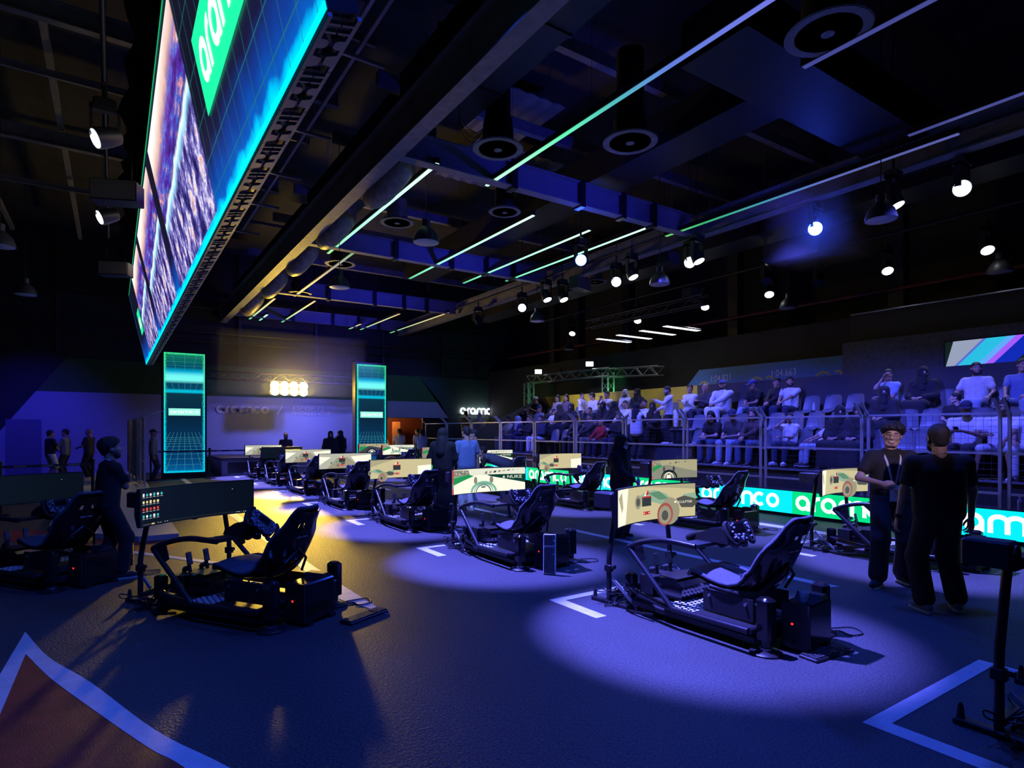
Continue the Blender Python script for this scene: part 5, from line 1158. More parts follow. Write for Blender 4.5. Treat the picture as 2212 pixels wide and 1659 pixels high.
def surf(prims, res, k=0.03, cuts=(), minus=(), warp=None):
    """prims: ('c',a,b,ra,rb) tapered capsule or ('e',c,r) ellipsoid; cuts keep n.p<d; minus subtract"""
    lo = np.full(3, 1e9); hi = -lo
    for p in prims:
        if p[0] == 'c': a, b, r = np.array(p[1]), np.array(p[2]), max(p[3], p[4]); lo = np.minimum(lo, np.minimum(a, b) - r); hi = np.maximum(hi, np.maximum(a, b) + r)
        else: lo = np.minimum(lo, np.array(p[1]) - p[2]); hi = np.maximum(hi, np.array(p[1]) + p[2])
    lo = lo - 2.5 * res - 0.012; hi = hi + 2.5 * res + 0.012
    n = np.ceil((hi - lo) / res).astype(int) + 1
    ax = [lo[i] + res * np.arange(n[i]) for i in range(3)]
    X, Y, Z = np.meshgrid(*ax, indexing='ij'); X = X.astype(np.float32); Y = Y.astype(np.float32); Z = Z.astype(np.float32); D = np.full(X.shape, 1.0, np.float32)
    def dist(p, s):
        x, y, z = X[s], Y[s], Z[s]
        if p[0] == 'c':
            a, b = np.array(p[1], float), np.array(p[2], float); ba = b - a; L = max(1e-9, ba @ ba)
            h = np.clip(((x - a[0]) * ba[0] + (y - a[1]) * ba[1] + (z - a[2]) * ba[2]) / L, 0, 1)
            return np.sqrt((x - a[0] - ba[0] * h) ** 2 + (y - a[1] - ba[1] * h) ** 2 + (z - a[2] - ba[2] * h) ** 2) - (p[3] + (p[4] - p[3]) * h)
        c, r = p[1], p[2]; q = np.sqrt(((x - c[0]) / r[0]) ** 2 + ((y - c[1]) / r[1]) ** 2 + ((z - c[2]) / r[2]) ** 2)
        return (q - 1) * min(r)
    def box(p, pad):
        if p[0] == 'c': r = max(p[3], p[4]); a = np.minimum(p[1], p[2]) - r; b = np.maximum(p[1], p[2]) + r
        else: a = np.array(p[1]) - p[2]; b = np.array(p[1]) + p[2]
        i0 = np.clip(((a - pad - lo) / res).astype(int), 0, n - 1); i1 = np.clip(((b + pad - lo) / res).astype(int) + 2, 1, n)
        return tuple(slice(i0[q], i1[q]) for q in range(3))
    for p in prims:
        s = box(p, 0.09); d = dist(p, s); e = D[s]; h = np.clip(0.5 + 0.5 * (e - d) / k, 0, 1); D[s] = e * (1 - h) + d * h - k * h * (1 - h)
    if warp is not None: D += warp(X, Y, Z).astype(np.float32)
    for nn, d in cuts: D = np.maximum(D, X * nn[0] + Y * nn[1] + Z * nn[2] - d)
    for p in minus: D = np.maximum(D, -dist(p, (slice(None),) * 3))
    return nets(D, lo, res)
class Mix:                                                        # several pieces joined into one mesh with material slots
    def __init__(s): s.V = []; s.F = []; s.M = []; s.n = 0
    def add(s, V, F, mi=0, T=None):
        V = np.asarray(V, float)
        if not len(V): return s
        if T is not None: A = np.array(T); V = V @ A[:3, :3].T + A[:3, 3]
        s.V.append(V); s.F += [tuple(int(i) + s.n for i in f) for f in F]; s.M += [mi] * len(F); s.n += len(V); return s
    def obj(s, name, mats, parent=None):
        me = bpy.data.meshes.new(name); me.from_pydata(np.concatenate(s.V).tolist(), [], s.F)
        for m in mats: me.materials.append(m)
        me.polygons.foreach_set('material_index', s.M); me.shade_smooth(); me.update()
        return link(name, me, parent)
HEADC = {}
def mbarr(m): return np.array(m.v), m.f
def head_parts(kind, res):
    key = (kind, res)
    if key in HEADC: return HEADC[key]
    cran = ('e', (0, -0.012, 0.14), np.array((0.074, 0.094, 0.083)))
    face = ('e', (0, 0.018, 0.088), np.array((0.060, 0.072, 0.088)))
    if kind == 'head':
        P = [cran, face, ('c', (-0.028, 0.045, 0.025), (0.028, 0.045, 0.025), 0.030, 0.030), ('c', (-0.05, 0.0, 0.05), (-0.02, 0.06, 0.02), 0.022, 0.02), ('c', (0.05, 0.0, 0.05), (0.02, 0.06, 0.02), 0.022, 0.02),
             ('c', (0, 0.082, 0.122), (0, 0.104, 0.084), 0.009, 0.0125), ('c', (-0.011, 0.092, 0.079), (0.011, 0.092, 0.079), 0.009, 0.009), ('c', (-0.034, 0.076, 0.136), (0.034, 0.076, 0.136), 0.010, 0.010),
             ('c', (-0.05, 0.055, 0.088), (-0.03, 0.075, 0.085), 0.016, 0.012), ('c', (0.05, 0.055, 0.088), (0.03, 0.075, 0.085), 0.016, 0.012), ('c', (-0.016, 0.083, 0.052), (0.016, 0.083, 0.052), 0.009, 0.009), ('c', (-0.013, 0.081, 0.043), (0.013, 0.081, 0.043), 0.009, 0.009),
             ('e', (-0.077, -0.006, 0.105), np.array((0.011, 0.020, 0.031))), ('e', (0.077, -0.006, 0.105), np.array((0.011, 0.020, 0.031))),
             ('c', (0, -0.022, 0.06), (0, -0.035, -0.085), 0.053, 0.058)]
        R = surf(P, res, 0.012, minus=[('e', (s * 0.031, 0.094, 0.116), np.array((0.015, 0.013, 0.010))) for s in (-1, 1)])
    elif kind == 'short': R = surf([('e', (0, -0.016, 0.145), np.array((0.082, 0.100, 0.090))), ('e', (0, -0.048, 0.085), np.array((0.064, 0.058, 0.070)))], res, 0.02, cuts=[((0, 0.625, -0.78), -0.084)])
    elif kind == 'fade': R = surf([('e', (0, -0.010, 0.152), np.array((0.080, 0.098, 0.088))), ('e', (0, -0.048, 0.095), np.array((0.062, 0.056, 0.060)))], res, 0.02, cuts=[((0, 0.52, -0.85), -0.098)])
    elif kind == 'curly':
        R = surf([('e', (0, -0.008, 0.165), np.array((0.105, 0.118, 0.090))), ('c', (-0.05, 0.075, 0.185), (0.05, 0.075, 0.185), 0.035, 0.035), ('e', (0, -0.05, 0.10), np.array((0.070, 0.060, 0.070)))], res, 0.02, cuts=[((0, 0.54, -0.84), -0.090)],
                 warp=lambda x, y, z: 0.012 * np.sin(x * 150 + 2 * np.sin(z * 90)) * np.sin(y * 140 + x * 60) * np.sin(z * 150 + y * 40))
    elif kind == 'afro':
        R = surf([('e', (0, -0.03, 0.152), np.array((0.094, 0.105, 0.098))), ('e', (0, 0.01, 0.18), np.array((0.08, 0.085, 0.07))), ('e', (0, -0.052, 0.09), np.array((0.068, 0.058, 0.072)))], res, 0.02, cuts=[((0, 0.60, -0.8), -0.083)],
                 warp=lambda x, y, z: 0.004 * np.sin(x * 210) * np.sin(y * 200) * np.sin(z * 220))
    elif kind == 'long': R = surf([('e', (0, -0.018, 0.145), np.array((0.086, 0.104, 0.092))), ('c', (-0.055, -0.03, 0.10), (-0.085, 0.0, -0.16), 0.045, 0.035), ('c', (0.055, -0.03, 0.10), (0.085, 0.0, -0.16), 0.045, 0.035), ('c', (0, -0.06, 0.1), (0, -0.08, -0.2), 0.07, 0.06)], res, 0.03, minus=[('e', (0, 0.09, 0.085), np.array((0.058, 0.085, 0.085)))])
    elif kind == 'cap':
        R = surf([('e', (0, -0.014, 0.152), np.array((0.084, 0.102, 0.086)))], res, 0.01, cuts=[((0, 0.12, -0.99), -0.148)])
        b = surf([('e', (0, 0.10, 0.156), np.array((0.075, 0.085, 0.010)))], min(res, 0.008), 0.005, cuts=[((0, -1, 0), -0.06)]); R = (np.concatenate([R[0], b[0]]), np.concatenate([R[1], b[1] + len(R[0])]))
    elif kind == 'beard': R = surf([('c', (-0.03, 0.046, 0.022), (0.03, 0.046, 0.022), 0.037, 0.037), ('c', (-0.062, -0.004, 0.075), (-0.035, 0.05, 0.025), 0.020, 0.030), ('c', (0.062, -0.004, 0.075), (0.035, 0.05, 0.025), 0.020, 0.030), ('c', (-0.022, 0.084, 0.062), (0.022, 0.084, 0.062), 0.008, 0.008)], res, 0.012, minus=[('c', (-0.014, 0.10, 0.048), (0.014, 0.10, 0.048), 0.012, 0.012)])
    elif kind in ('hijab', 'niqab'):
        P = [('e', (0, -0.018, 0.14), np.array((0.092, 0.110, 0.098))), ('c', (0, 0.0, 0.06), (0, -0.02, -0.05), 0.088, 0.10), ('c', (0, -0.02, -0.06), (-0.11, -0.02, -0.15), 0.10, 0.07), ('c', (0, -0.02, -0.06), (0.11, -0.02, -0.15), 0.10, 0.07), ('c', (0, 0.03, -0.05), (0, 0.05, -0.2), 0.09, 0.09), ('c', (0, -0.06, 0.0), (0, -0.09, -0.22), 0.09, 0.10)]
        R = surf(P, res, 0.04, minus=[('e', (0, 0.105, 0.085), np.array((0.052, 0.075, 0.078)))] if kind == 'hijab' else [('c', (-0.034, 0.10, 0.119), (0.034, 0.10, 0.119), 0.017, 0.017)])
        if kind == 'niqab': R = (R[0], R[1])
    elif kind == 'veil': R = surf([('e', (0, 0.035, 0.055), np.array((0.070, 0.082, 0.060))), ('c', (0, 0.075, 0.04), (0, 0.085, -0.10), 0.05, 0.06)], res, 0.03, cuts=[((0, 0, 1), 0.095)])
    elif kind == 'mask': R = surf([('e', (0, 0.040, 0.050), np.array((0.062, 0.073, 0.050)))], res, 0.01, cuts=[((0, -1, 0), -0.02)])
    elif kind == 'ghutra': R = surf([('e', (0, -0.018, 0.148), np.array((0.090, 0.108, 0.094))), ('c', (-0.07, -0.03, 0.10), (-0.12, -0.03, -0.18), 0.04, 0.06), ('c', (0.07, -0.03, 0.10), (0.12, -0.03, -0.18), 0.04, 0.06), ('c', (0, -0.07, 0.1), (0, -0.10, -0.25), 0.07, 0.09)], res, 0.04, minus=[('e', (0, 0.10, 0.075), np.array((0.062, 0.085, 0.085)))])
    HEADC[key] = R; return R
def face_bits():
    if 'bits' in HEADC: return HEADC['bits']
    e = MB(); i = MB(); b = MB(); l = MB()
    for s in (-1, 1):
        e.lathe([(0.001, -0.0115), (0.008, -0.008), (0.0115, 0), (0.008, 0.008), (0.001, 0.0115)], 8, Matrix.Translation((s * 0.031, 0.073, 0.116)))
        i.lathe([(0.0055, 0.0), (0.0035, 0.0028)], 8, Matrix.Translation((s * 0.031, 0.0832, 0.116)) @ Matrix.Rotation(-PI / 2, 4, 'X'))
        b.tube([(s * 0.016, 0.089, 0.136), (s * 0.032, 0.087, 0.1405), (s * 0.048, 0.074, 0.134)], [0.0035, 0.0045, 0.003], 5)
    l.tube([(-0.020, 0.084, 0.0475), (0, 0.0925, 0.0475), (0.020, 0.084, 0.0475)], [0.002, 0.0042, 0.002], 6)
    HEADC['bits'] = [mbarr(x) for x in (e, i, b, l)]; return HEADC['bits']
HANDC = {}
def hand(curl, side, n=6):
    key = (round(curl), side, n)
    if key in HANDC: return HANDC[key]
    m = MB(); pal = []
    for y, w, h in ((-0.015, 0.024, 0.019), (0.02, 0.034, 0.018), (0.055, 0.041, 0.015), (0.088, 0.040, 0.012)):
        pal.append([(w * math.cos(2 * PI * j / 10), y, h * math.sin(2 * PI * j / 10)) for j in range(10)])
    m.rings(pal)
    for x, L, y0, sp in ((-0.029, 0.070, 0.080, -0.10), (-0.0095, 0.078, 0.084, -0.03), (0.0105, 0.072, 0.083, 0.04), (0.029, 0.056, 0.077, 0.12)):
        p = Vector((x, y0, 0)); pts = [p - Vector((0, 0.012, 0)), p.copy()]; a = 0
        for f, c in ((0.45, 0.7), (0.32, 1.0), (0.23, 0.8)):
            a += rad(curl * c); p = p + Vector((math.sin(sp) * L * f, math.cos(a) * L * f, -math.sin(a) * L * f)); pts.append(p.copy())
        m.tube(pts, [0.0085, 0.009, 0.0082, 0.0072, 0.0052], n)
    c = rad(curl * 0.5); m.tube([(-0.022, 0.012, -0.004), (-0.040, 0.034, -0.010), (-0.050, 0.060, -0.016 - 0.02 * math.sin(c)), (-0.047, 0.084, -0.022 - 0.03 * math.sin(c))], [0.012, 0.0115, 0.0095, 0.006], n)
    V = np.array(m.v); F = m.f
    if side < 0: V = V * np.array((-1, 1, 1)); F = [tuple(reversed(f)) for f in F]
    HANDC[key] = (V, F); return HANDC[key]
def ik(a, t, l1, l2, pole):
    a, t, pole = Vector(a), Vector(t), Vector(pole); d = t - a; L = min(d.length, (l1 + l2) * 0.995); d.normalize()
    x = (l1 * l1 - l2 * l2 + L * L) / (2 * L); h = math.sqrt(max(0, l1 * l1 - x * x)); p = pole - d * pole.dot(d); p = p.normalized() if p.length > 1e-6 else Vector((1, 0, 0))
    return a + d * x + p * h, a + d * L
SKIN = {'fair': (0.52, 0.33, 0.25), 'tan': (0.40, 0.24, 0.17), 'brown': (0.26, 0.15, 0.10)}
def cloth(c, nm='cloth'):
    key = '%s_%02x%02x%02x' % (nm, *(int(q * 255) for q in c)); return mat(key, c, 0.85, 0, 0.10, 20, 0.25, bscale=60)
HAIRM = mat('black_hair', (0.012, 0.010, 0.010), 0.6, 0, 0.3, 60, 0.5, bscale=200)
def skin_mat(k):
    n = 'skin_' + k
    if n in MATS: return MATS[n]
    m = mat(n, SKIN[k], 0.5, 0, 0.08, 30); b = m.node_tree.nodes['Principled BSDF']; b.inputs['Subsurface Weight'].default_value = 0.0; return m
M_eye = mat('eye_white', (0.7, 0.7, 0.7), 0.2); M_iris = mat('iris', (0.02, 0.012, 0.01), 0.15); M_lip = mat('lip', (0.30, 0.11, 0.10), 0.5); M_sole = mat('white_sole', (0.6, 0.6, 0.6), 0.5)
def person(label, loc, rz, sit=False, lean=0, roll=0, hands=None, feet=None, look=(0, 0, 0), top='tee', tc=(0.02, 0.02, 0.02), bot='pants', bc=(0.03, 0.03, 0.05), hair='short', hc=None, beard=False, skin='tan', shoe=(0.03, 0.03, 0.03),
           wide=1.0, scale=1.0, res=0.02, hres=0.0095, curl=35, palm=None, elbow=None, knee=None, group=None, pz=None, py=None, extra=(), hips=None):
    S = lambda x, y, z: Vector((x, y, z))
    P = S(0, -0.06 if sit else 0, 0.52 if sit else 0.93) if hips is None else Vector(hips)
    if py is not None: P.y = py
    if pz is not None: P.z = pz
    R = Matrix.Rotation(rad(-lean), 3, 'X') @ Matrix.Rotation(rad(roll), 3, 'Y')
    u = R @ S(0, 0, 1); rt = R @ S(1, 0, 0); fw = R @ S(0, 1, 0)
    chest = P + u * 0.30; shl = P + u * 0.455; nb = P + u * 0.50 - fw * 0.01
    shl = shl - u * 0.012; sh = {s: shl + rt * (s * 0.182 * wide) for s in (-1, 1)}; hip = {s: P + Vector((s * 0.088, 0.0, -0.03)) for s in (-1, 1)}
    if hands is None: hands = [(-0.09, 0.20, 0.66), (0.09, 0.22, 0.66)] if sit else [(-0.27, 0.05, 0.80), (0.27, 0.05, 0.80)]
    if feet is None: feet = [(-0.13, 0.40, 0), (0.13, 0.40, 0)] if sit else [(-0.11, -0.02, 0), (0.11, 0.0, 0)]
    kn, an, el, wr, ft = {}, {}, {}, {}, {}
    for i, s in enumerate((-1, 1)):
        f = feet[i]; fy = rad(f[3]) if len(f) > 3 else rad(-s * 10); A = S(f[0], f[1], f[2] + 0.085)
        kn[s], an[s] = ik(hip[s], A, 0.435, 0.425, (knee[i] if knee else (s * 0.15, 1, 0.5 if sit else 0))); ft[s] = (fy, an[s])
        e = elbow[i] if elbow else (s * 0.9, -0.7, -0.8)
        el[s], wr[s] = ik(sh[s], hands[i], 0.285, 0.25, e)
    robe = top in ('thobe', 'abaya'); b = tuple
    TW = 0.083 * wide
    def torso(inf, z0=0.0, z1=0.36):
        z1 = min(z1, 0.36)
        o = []
        for s in (-1, 0, 1):
            a = P + u * z0 + rt * (s * TW * 0.95); c = P + u * z1 + rt * (s * TW * 1.12); o.append(('c', b(a), b(c), (0.098 if s else 0.105) * (0.75 + 0.25 * wide) + inf, (0.094 if s else 0.10) + inf))
        for s in (-1, 1): o.append(('c', b(nb - u * 0.035), b(sh[s] - u * 0.012), 0.056 + inf * 0.6, 0.052 + inf))
        o.append(('c', b(nb - u * 0.07), b(nb - u * 0.012), 0.075 + inf * 0.5, 0.058 + inf * 0.3)); return o
    def arm(inf, frac):     # frac 0..2 along upper arm + forearm
        o = []
        for s in (-1, 1):
            e = sh[s].lerp(el[s], min(1, frac)); o.append(('c', b(sh[s]), b(e), 0.050 + inf, 0.042 + inf * (1.3 if frac < 1 else 1)))
            if frac > 1: o.append(('c', b(el[s]), b(el[s].lerp(wr[s], frac - 1)), 0.041 + inf, 0.030 + inf))
        return o
    def leg(inf, frac, flare=0.0):
        o = []
        for s in (-1, 1):
            o.append(('c', b(hip[s]), b(hip[s].lerp(kn[s], min(1, frac))), 0.082 + inf, 0.058 + inf + flare * 0.3))
            if frac > 1: o.append(('c', b(kn[s]), b(kn[s].lerp(an[s], frac - 1)), 0.057 + inf + flare * 0.3, 0.040 + inf + flare))
        return o
    # ---- body (one continuous skin surface, head, hands)
    body = Mix(); covered = hair == 'niqab'
    P0 = torso(-0.006, 0.0, 0.40) + arm(-0.004, 2.0) + leg(-0.006, 2.0) + [('c', b(nb - u * 0.02), b(nb + u * 0.07 + fw * 0.012), 0.056, 0.052)]
    for s in (-1, 1):
        fy, A = ft[s]; d = S(math.sin(-fy) if False else -math.sin(fy), math.cos(fy), 0); P0.append(('c', b(A), b(A + d * 0.12 + S(0, 0, -0.05)), 0.036, 0.03))
    body.add(*surf(P0, res * 1.15, 0.025))
    hy, hp, hr = look
    HT = Matrix.Translation(nb + u * 0.052 + fw * 0.022) @ (R.to_4x4() @ Matrix.Rotation(rad(lean * 0.7), 4, 'X')) @ Matrix.Rotation(rad(hy), 4, 'Z') @ Matrix.Rotation(rad(hp), 4, 'X') @ Matrix.Rotation(rad(hr), 4, 'Y') @ Matrix.Scale(1.07, 4)
    body.add(*head_parts('head', hres), 0, HT)
    for q, (V, F) in enumerate(face_bits()): body.add(V, F, 1 + q, HT)
    for i, s in enumerate((-1, 1)):
        d = (wr[s] - el[s]).normalized(); pn = Vector(palm[i]) if palm else Vector((-s * 0.4, 0.1, -0.9)); z = -(pn - d * pn.dot(d)); z = z.normalized() if z.length > 1e-4 else Vector((0, 0, 1)); x = d.cross(z).normalized()
        T = Matrix((x, d, z)).transposed().to_4x4(); T.translation = wr[s] + d * 0.01
        cv = curl[i] if isinstance(curl, (list, tuple)) else curl
        body.add(*hand(cv, s), 0, T)
    hm = HAIRM if hc is None else cloth(hc, 'dyed')
    bo = body.obj('person', [skin_mat(skin), M_eye, M_iris, HAIRM, M_lip])
    tag(bo, label, 'person', group)
    bo.location = loc; bo.rotation_euler = (0, 0, rz); bo.scale = (scale,) * 3
    def part(name, prims, m, k=0.03, rs=None, cuts=(), T=None):
        V, F = surf(prims, rs or res, k, cuts); return Mix().add(V, F, 0, T).obj(name, [m], bo)
    M_t = cloth(tc); M_b = cloth(bc)
    # ---- clothes
    hem = 0.02 if sit else -0.06
    if top == 'tee': part('shirt', torso(0.016, hem + 0.05, 0.40) + arm(0.016, 0.62), M_t)
    elif top == 'long' or top == 'hoodie':
        q = torso(0.018, hem + 0.05, 0.40) + arm(0.014, 1.93)
        if top == 'hoodie': q += [('c', b(nb - fw * 0.07 - rt * 0.05), b(nb - fw * 0.07 + rt * 0.05), 0.05, 0.05)]
        part('hoodie' if top == 'hoodie' else 'jacket', q, M_t)
    elif top == 'vest': part('vest', torso(0.024, -0.10, 0.40), M_t); part('sleeve', arm(0.016, 1.93), cloth((0.012, 0.012, 0.014)))
    else:
        q = torso(0.022, 0.0, 0.40) + arm(0.022 if top == 'thobe' else 0.034, 1.9)
        ext = 0.012 if top == 'thobe' else 0.024
        for s in (-1, 1): q += [('c', b(hip[s]), b(kn[s]), 0.092 + ext, 0.072 + ext), ('c', b(kn[s]), b(kn[s].lerp(an[s], 0.93)), 0.072 + ext, 0.062 + ext * 2)]
        km = (kn[-1] + kn[1]) / 2; am = (an[-1] + an[1]) / 2; q += [('c', b(P), b(km), 0.10 + ext, 0.070 + ext), ('c', b(km), b(km.lerp(am, 0.93)), 0.07 + ext, 0.065 + ext * 2)]
        part('robe', q, M_t, 0.05)
    if not robe:
        if bot == 'shorts': part('shorts', leg(0.026, 0.97) + [('c', b(P - rt * 0.06), b(P + rt * 0.06), 0.115, 0.115)], M_b)
        elif bot == 'wide': part('trousers', leg(0.026, 1.90, 0.024) + [('c', b(P - rt * 0.07), b(P + rt * 0.07), 0.118, 0.118)], M_b)
        else: part('trousers', leg(0.020, 1.93, 0.008) + [('c', b(P - rt * 0.06), b(P + rt * 0.06), 0.112, 0.112)], M_b)
    for s in (-1, 1):
        fy, A = ft[s]; d = S(-math.sin(fy), math.cos(fy), 0); g = S(A.x, A.y, A.z - 0.085)
        q = [('c', b(g - d * 0.045 + S(0, 0, 0.045)), b(g + d * 0.09 + S(0, 0, 0.042)), 0.040, 0.042), ('c', b(g + d * 0.09 + S(0, 0, 0.040)), b(g + d * 0.165 + S(0, 0, 0.034)), 0.042, 0.032), ('c', b(g + S(0, 0, 0.05)), b(g + S(0, 0, 0.105)), 0.042, 0.044)]
        so = part('shoe', q, cloth(shoe, 'shoe'), 0.02, min(res, 0.014), cuts=[((0, 0, -1), -g.z - 0.012)])
        ou = [(g + d * a + S(d.y, -d.x, 0) * w) for a, w in ((-0.085, 0.02), (-0.06, 0.038), (0.05, 0.044), (0.12, 0.046), (0.175, 0.03), (0.195, 0.0), (0.175, -0.03), (0.12, -0.046), (0.05, -0.044), (-0.06, -0.038), (-0.085, -0.02))]
        MB().rings([[(v.x, v.y, g.z + z) for v in ou] for z in (0.0, 0.022)]).obj('sole', M_sole, so)
    # ---- head wear
    def hp_(name, kind, m): V, F = head_parts(kind, hres); return Mix().add(V, F, 0, HT).obj(name, [m], bo)
    if hair in ('hijab', 'niqab'):
        hp_('headscarf', hair, cloth((0.012, 0.012, 0.014)) if hc is None else cloth(hc))
        if hair == 'niqab': hp_('face_veil', 'veil', cloth((0.010, 0.010, 0.012)))
    elif hair == 'ghutra': hp_('headcloth', 'ghutra', cloth((0.55, 0.53, 0.55))); V, F = mbarr(MB().lathe([(0.088, 0.188), (0.094, 0.196), (0.086, 0.204), (0.080, 0.196)], 18, Matrix.Translation((0, -0.016, 0)))); Mix().add(V, F, 0, HT).obj('head_cord', [M_rubber], bo)
    elif hair == 'cap': hp_('cap', 'cap', cloth(hc or (0.05, 0.05, 0.2))); V, F = head_parts('short', hres)
    elif hair != 'bald': hp_('hair', hair, hm)
    if beard: hp_('beard', 'beard', HAIRM)
    J = dict(HT=HT, wr=wr, el=el, sh=sh, nb=nb, u=u, fw=fw, rt=rt, P=P, obj=bo)
    for e in extra: e(J)
    return J
# accessories
def lanyard(J, badge=True, drop=0.34, col=(0.62, 0.63, 0.68)):
    nb, u, fw, rt, o = J['nb'], J['u'], J['fw'], J['rt'], J['obj']; m = MB(); r = 0.098
    for s in (-1, 1):
        pts = [nb - fw * 0.075 + u * 0.035, nb + rt * (s * 0.066) - fw * 0.02 + u * 0.022, nb + rt * (s * 0.078) + fw * 0.06 - u * 0.03, nb + rt * (s * 0.055) + fw * (r + 0.032) - u * 0.14, nb + rt * (s * 0.004) + fw * (r + 0.036) - u * drop]
        pts = catmull(pts, 5); L = []; 
        for i, p in enumerate(pts):
            t = (pts[min(i + 1, len(pts) - 1)] - pts[max(0, i - 1)]).normalized(); n = (p - (nb - u * 0.15)).normalized(); w = t.cross(n).normalized() * 0.010
            L.append([tuple(p - w), tuple(p + w), tuple(p + w + n * 0.003), tuple(p - w + n * 0.003)])
        m.rings(L)
    m.obj('lanyard', cloth(col), o)
    if badge:
        c = nb + fw * (r + 0.040) - u * (drop + 0.07); b = MB(); T = Matrix((rt, fw, u)).transposed().to_4x4(); T.translation = c
        b.box(-0.04, 0.04, -0.002, 0.002, -0.06, 0.06, T); b.obj('badge', M_white, o)
def handheld(kind, side=1, off=0.09):
    def f(J):
        d = (J['wr'][side] - J['el'][side]).normalized(); p = J['wr'][side] + d * off; o = J['obj']
        if kind == 'phone': MB().cbox(-0.037, 0.037, -0.075, 0.075, 0, 0.009, 0.004, Matrix.Translation(p) @ Matrix.Rotation(rad(35), 4, 'X')).obj('held_phone', M_gloss, o)
        elif kind == 'cup': MB().lathe([(0.028, -0.05), (0.036, 0.05), (0.034, 0.05)], 12, Matrix.Translation(p)).obj('held_cup', M_white, o)
        elif kind == 'bottle': MB().lathe([(0.03, -0.09), (0.032, 0.04), (0.012, 0.09), (0.012, 0.11)], 12, Matrix.Translation(p)).obj('held_bottle', M_white, o)
    return f
def glasses(J):
    m = MB(); T = J['HT']
    for s in (-1, 1):
        m.tube([(s * 0.033 + 0.021 * math.cos(a * PI / 6), 0.101, 0.115 + 0.016 * math.sin(a * PI / 6)) for a in range(13)], 0.0016, 5, T, caps=False); m.tube([(s * 0.054, 0.099, 0.118), (s * 0.074, 0.06, 0.118), (s * 0.078, 0.0, 0.115)], 0.0016, 5, T)
    m.tube([(-0.012, 0.101, 0.118), (0.012, 0.101, 0.118)], 0.0016, 5, T); m.obj('glasses', M_alu, J['obj'])
# ------------------------------------------------------------------ spectators
LAP = None; KNEE = [(-0.15, 0.34, 0.63), (0.15, 0.34, 0.63)]; PHONE = [(-0.05, 0.30, 0.80), (0.05, 0.31, 0.80)]; CROSS = [(0.10, 0.19, 0.83), (-0.10, 0.22, 0.80)]
CHIN = [(0.06, 0.20, 0.70), (0.03, 0.14, 1.10)]; CLASP = [(-0.02, 0.40, 0.66), (0.03, 0.41, 0.66)]; CLAP = [(-0.03, 0.24, 1.05), (0.03, 0.24, 1.05)]
WHT, CREAM, BLK, CHAR, NAVY, JEAN, GREY, LBLUE, LILAC, REDC, MAG, LJEAN = (0.62, 0.62, 0.64), (0.58, 0.56, 0.52), (0.012, 0.012, 0.014), (0.04, 0.04, 0.045), (0.02, 0.025, 0.06), (0.06, 0.09, 0.17), (0.20, 0.20, 0.21), (0.30, 0.36, 0.52), (0.42, 0.36, 0.48), (0.42, 0.02, 0.025), (0.35, 0.06, 0.25), (0.30, 0.36, 0.46)
EXX = {'phone': handheld('phone'), 'cup': handheld('cup', -1)}
def floral(J):
    m = [o for o in J['obj'].children if o.name.startswith('shirt')]
def sp(row, u, label, seat=True, dx=0.0, **k):
    y = row_y(u, row); x, z = ROWX[row]
    if seat: place_seat(row, y, 'grey chair under the ' + ' '.join(label.split()[:12]))
    kid = k.get('scale', 1.0) < 0.88
    return person(label, (x + dx + (0.04 if kid else 0), y, z + (0.06 if kid else 0.0)), PI / 2 + rad(k.pop('turn', 0)), sit=True, group='spectators seated in the grandstand', **k)
AB = dict(top='abaya', tc=BLK, shoe=BLK)
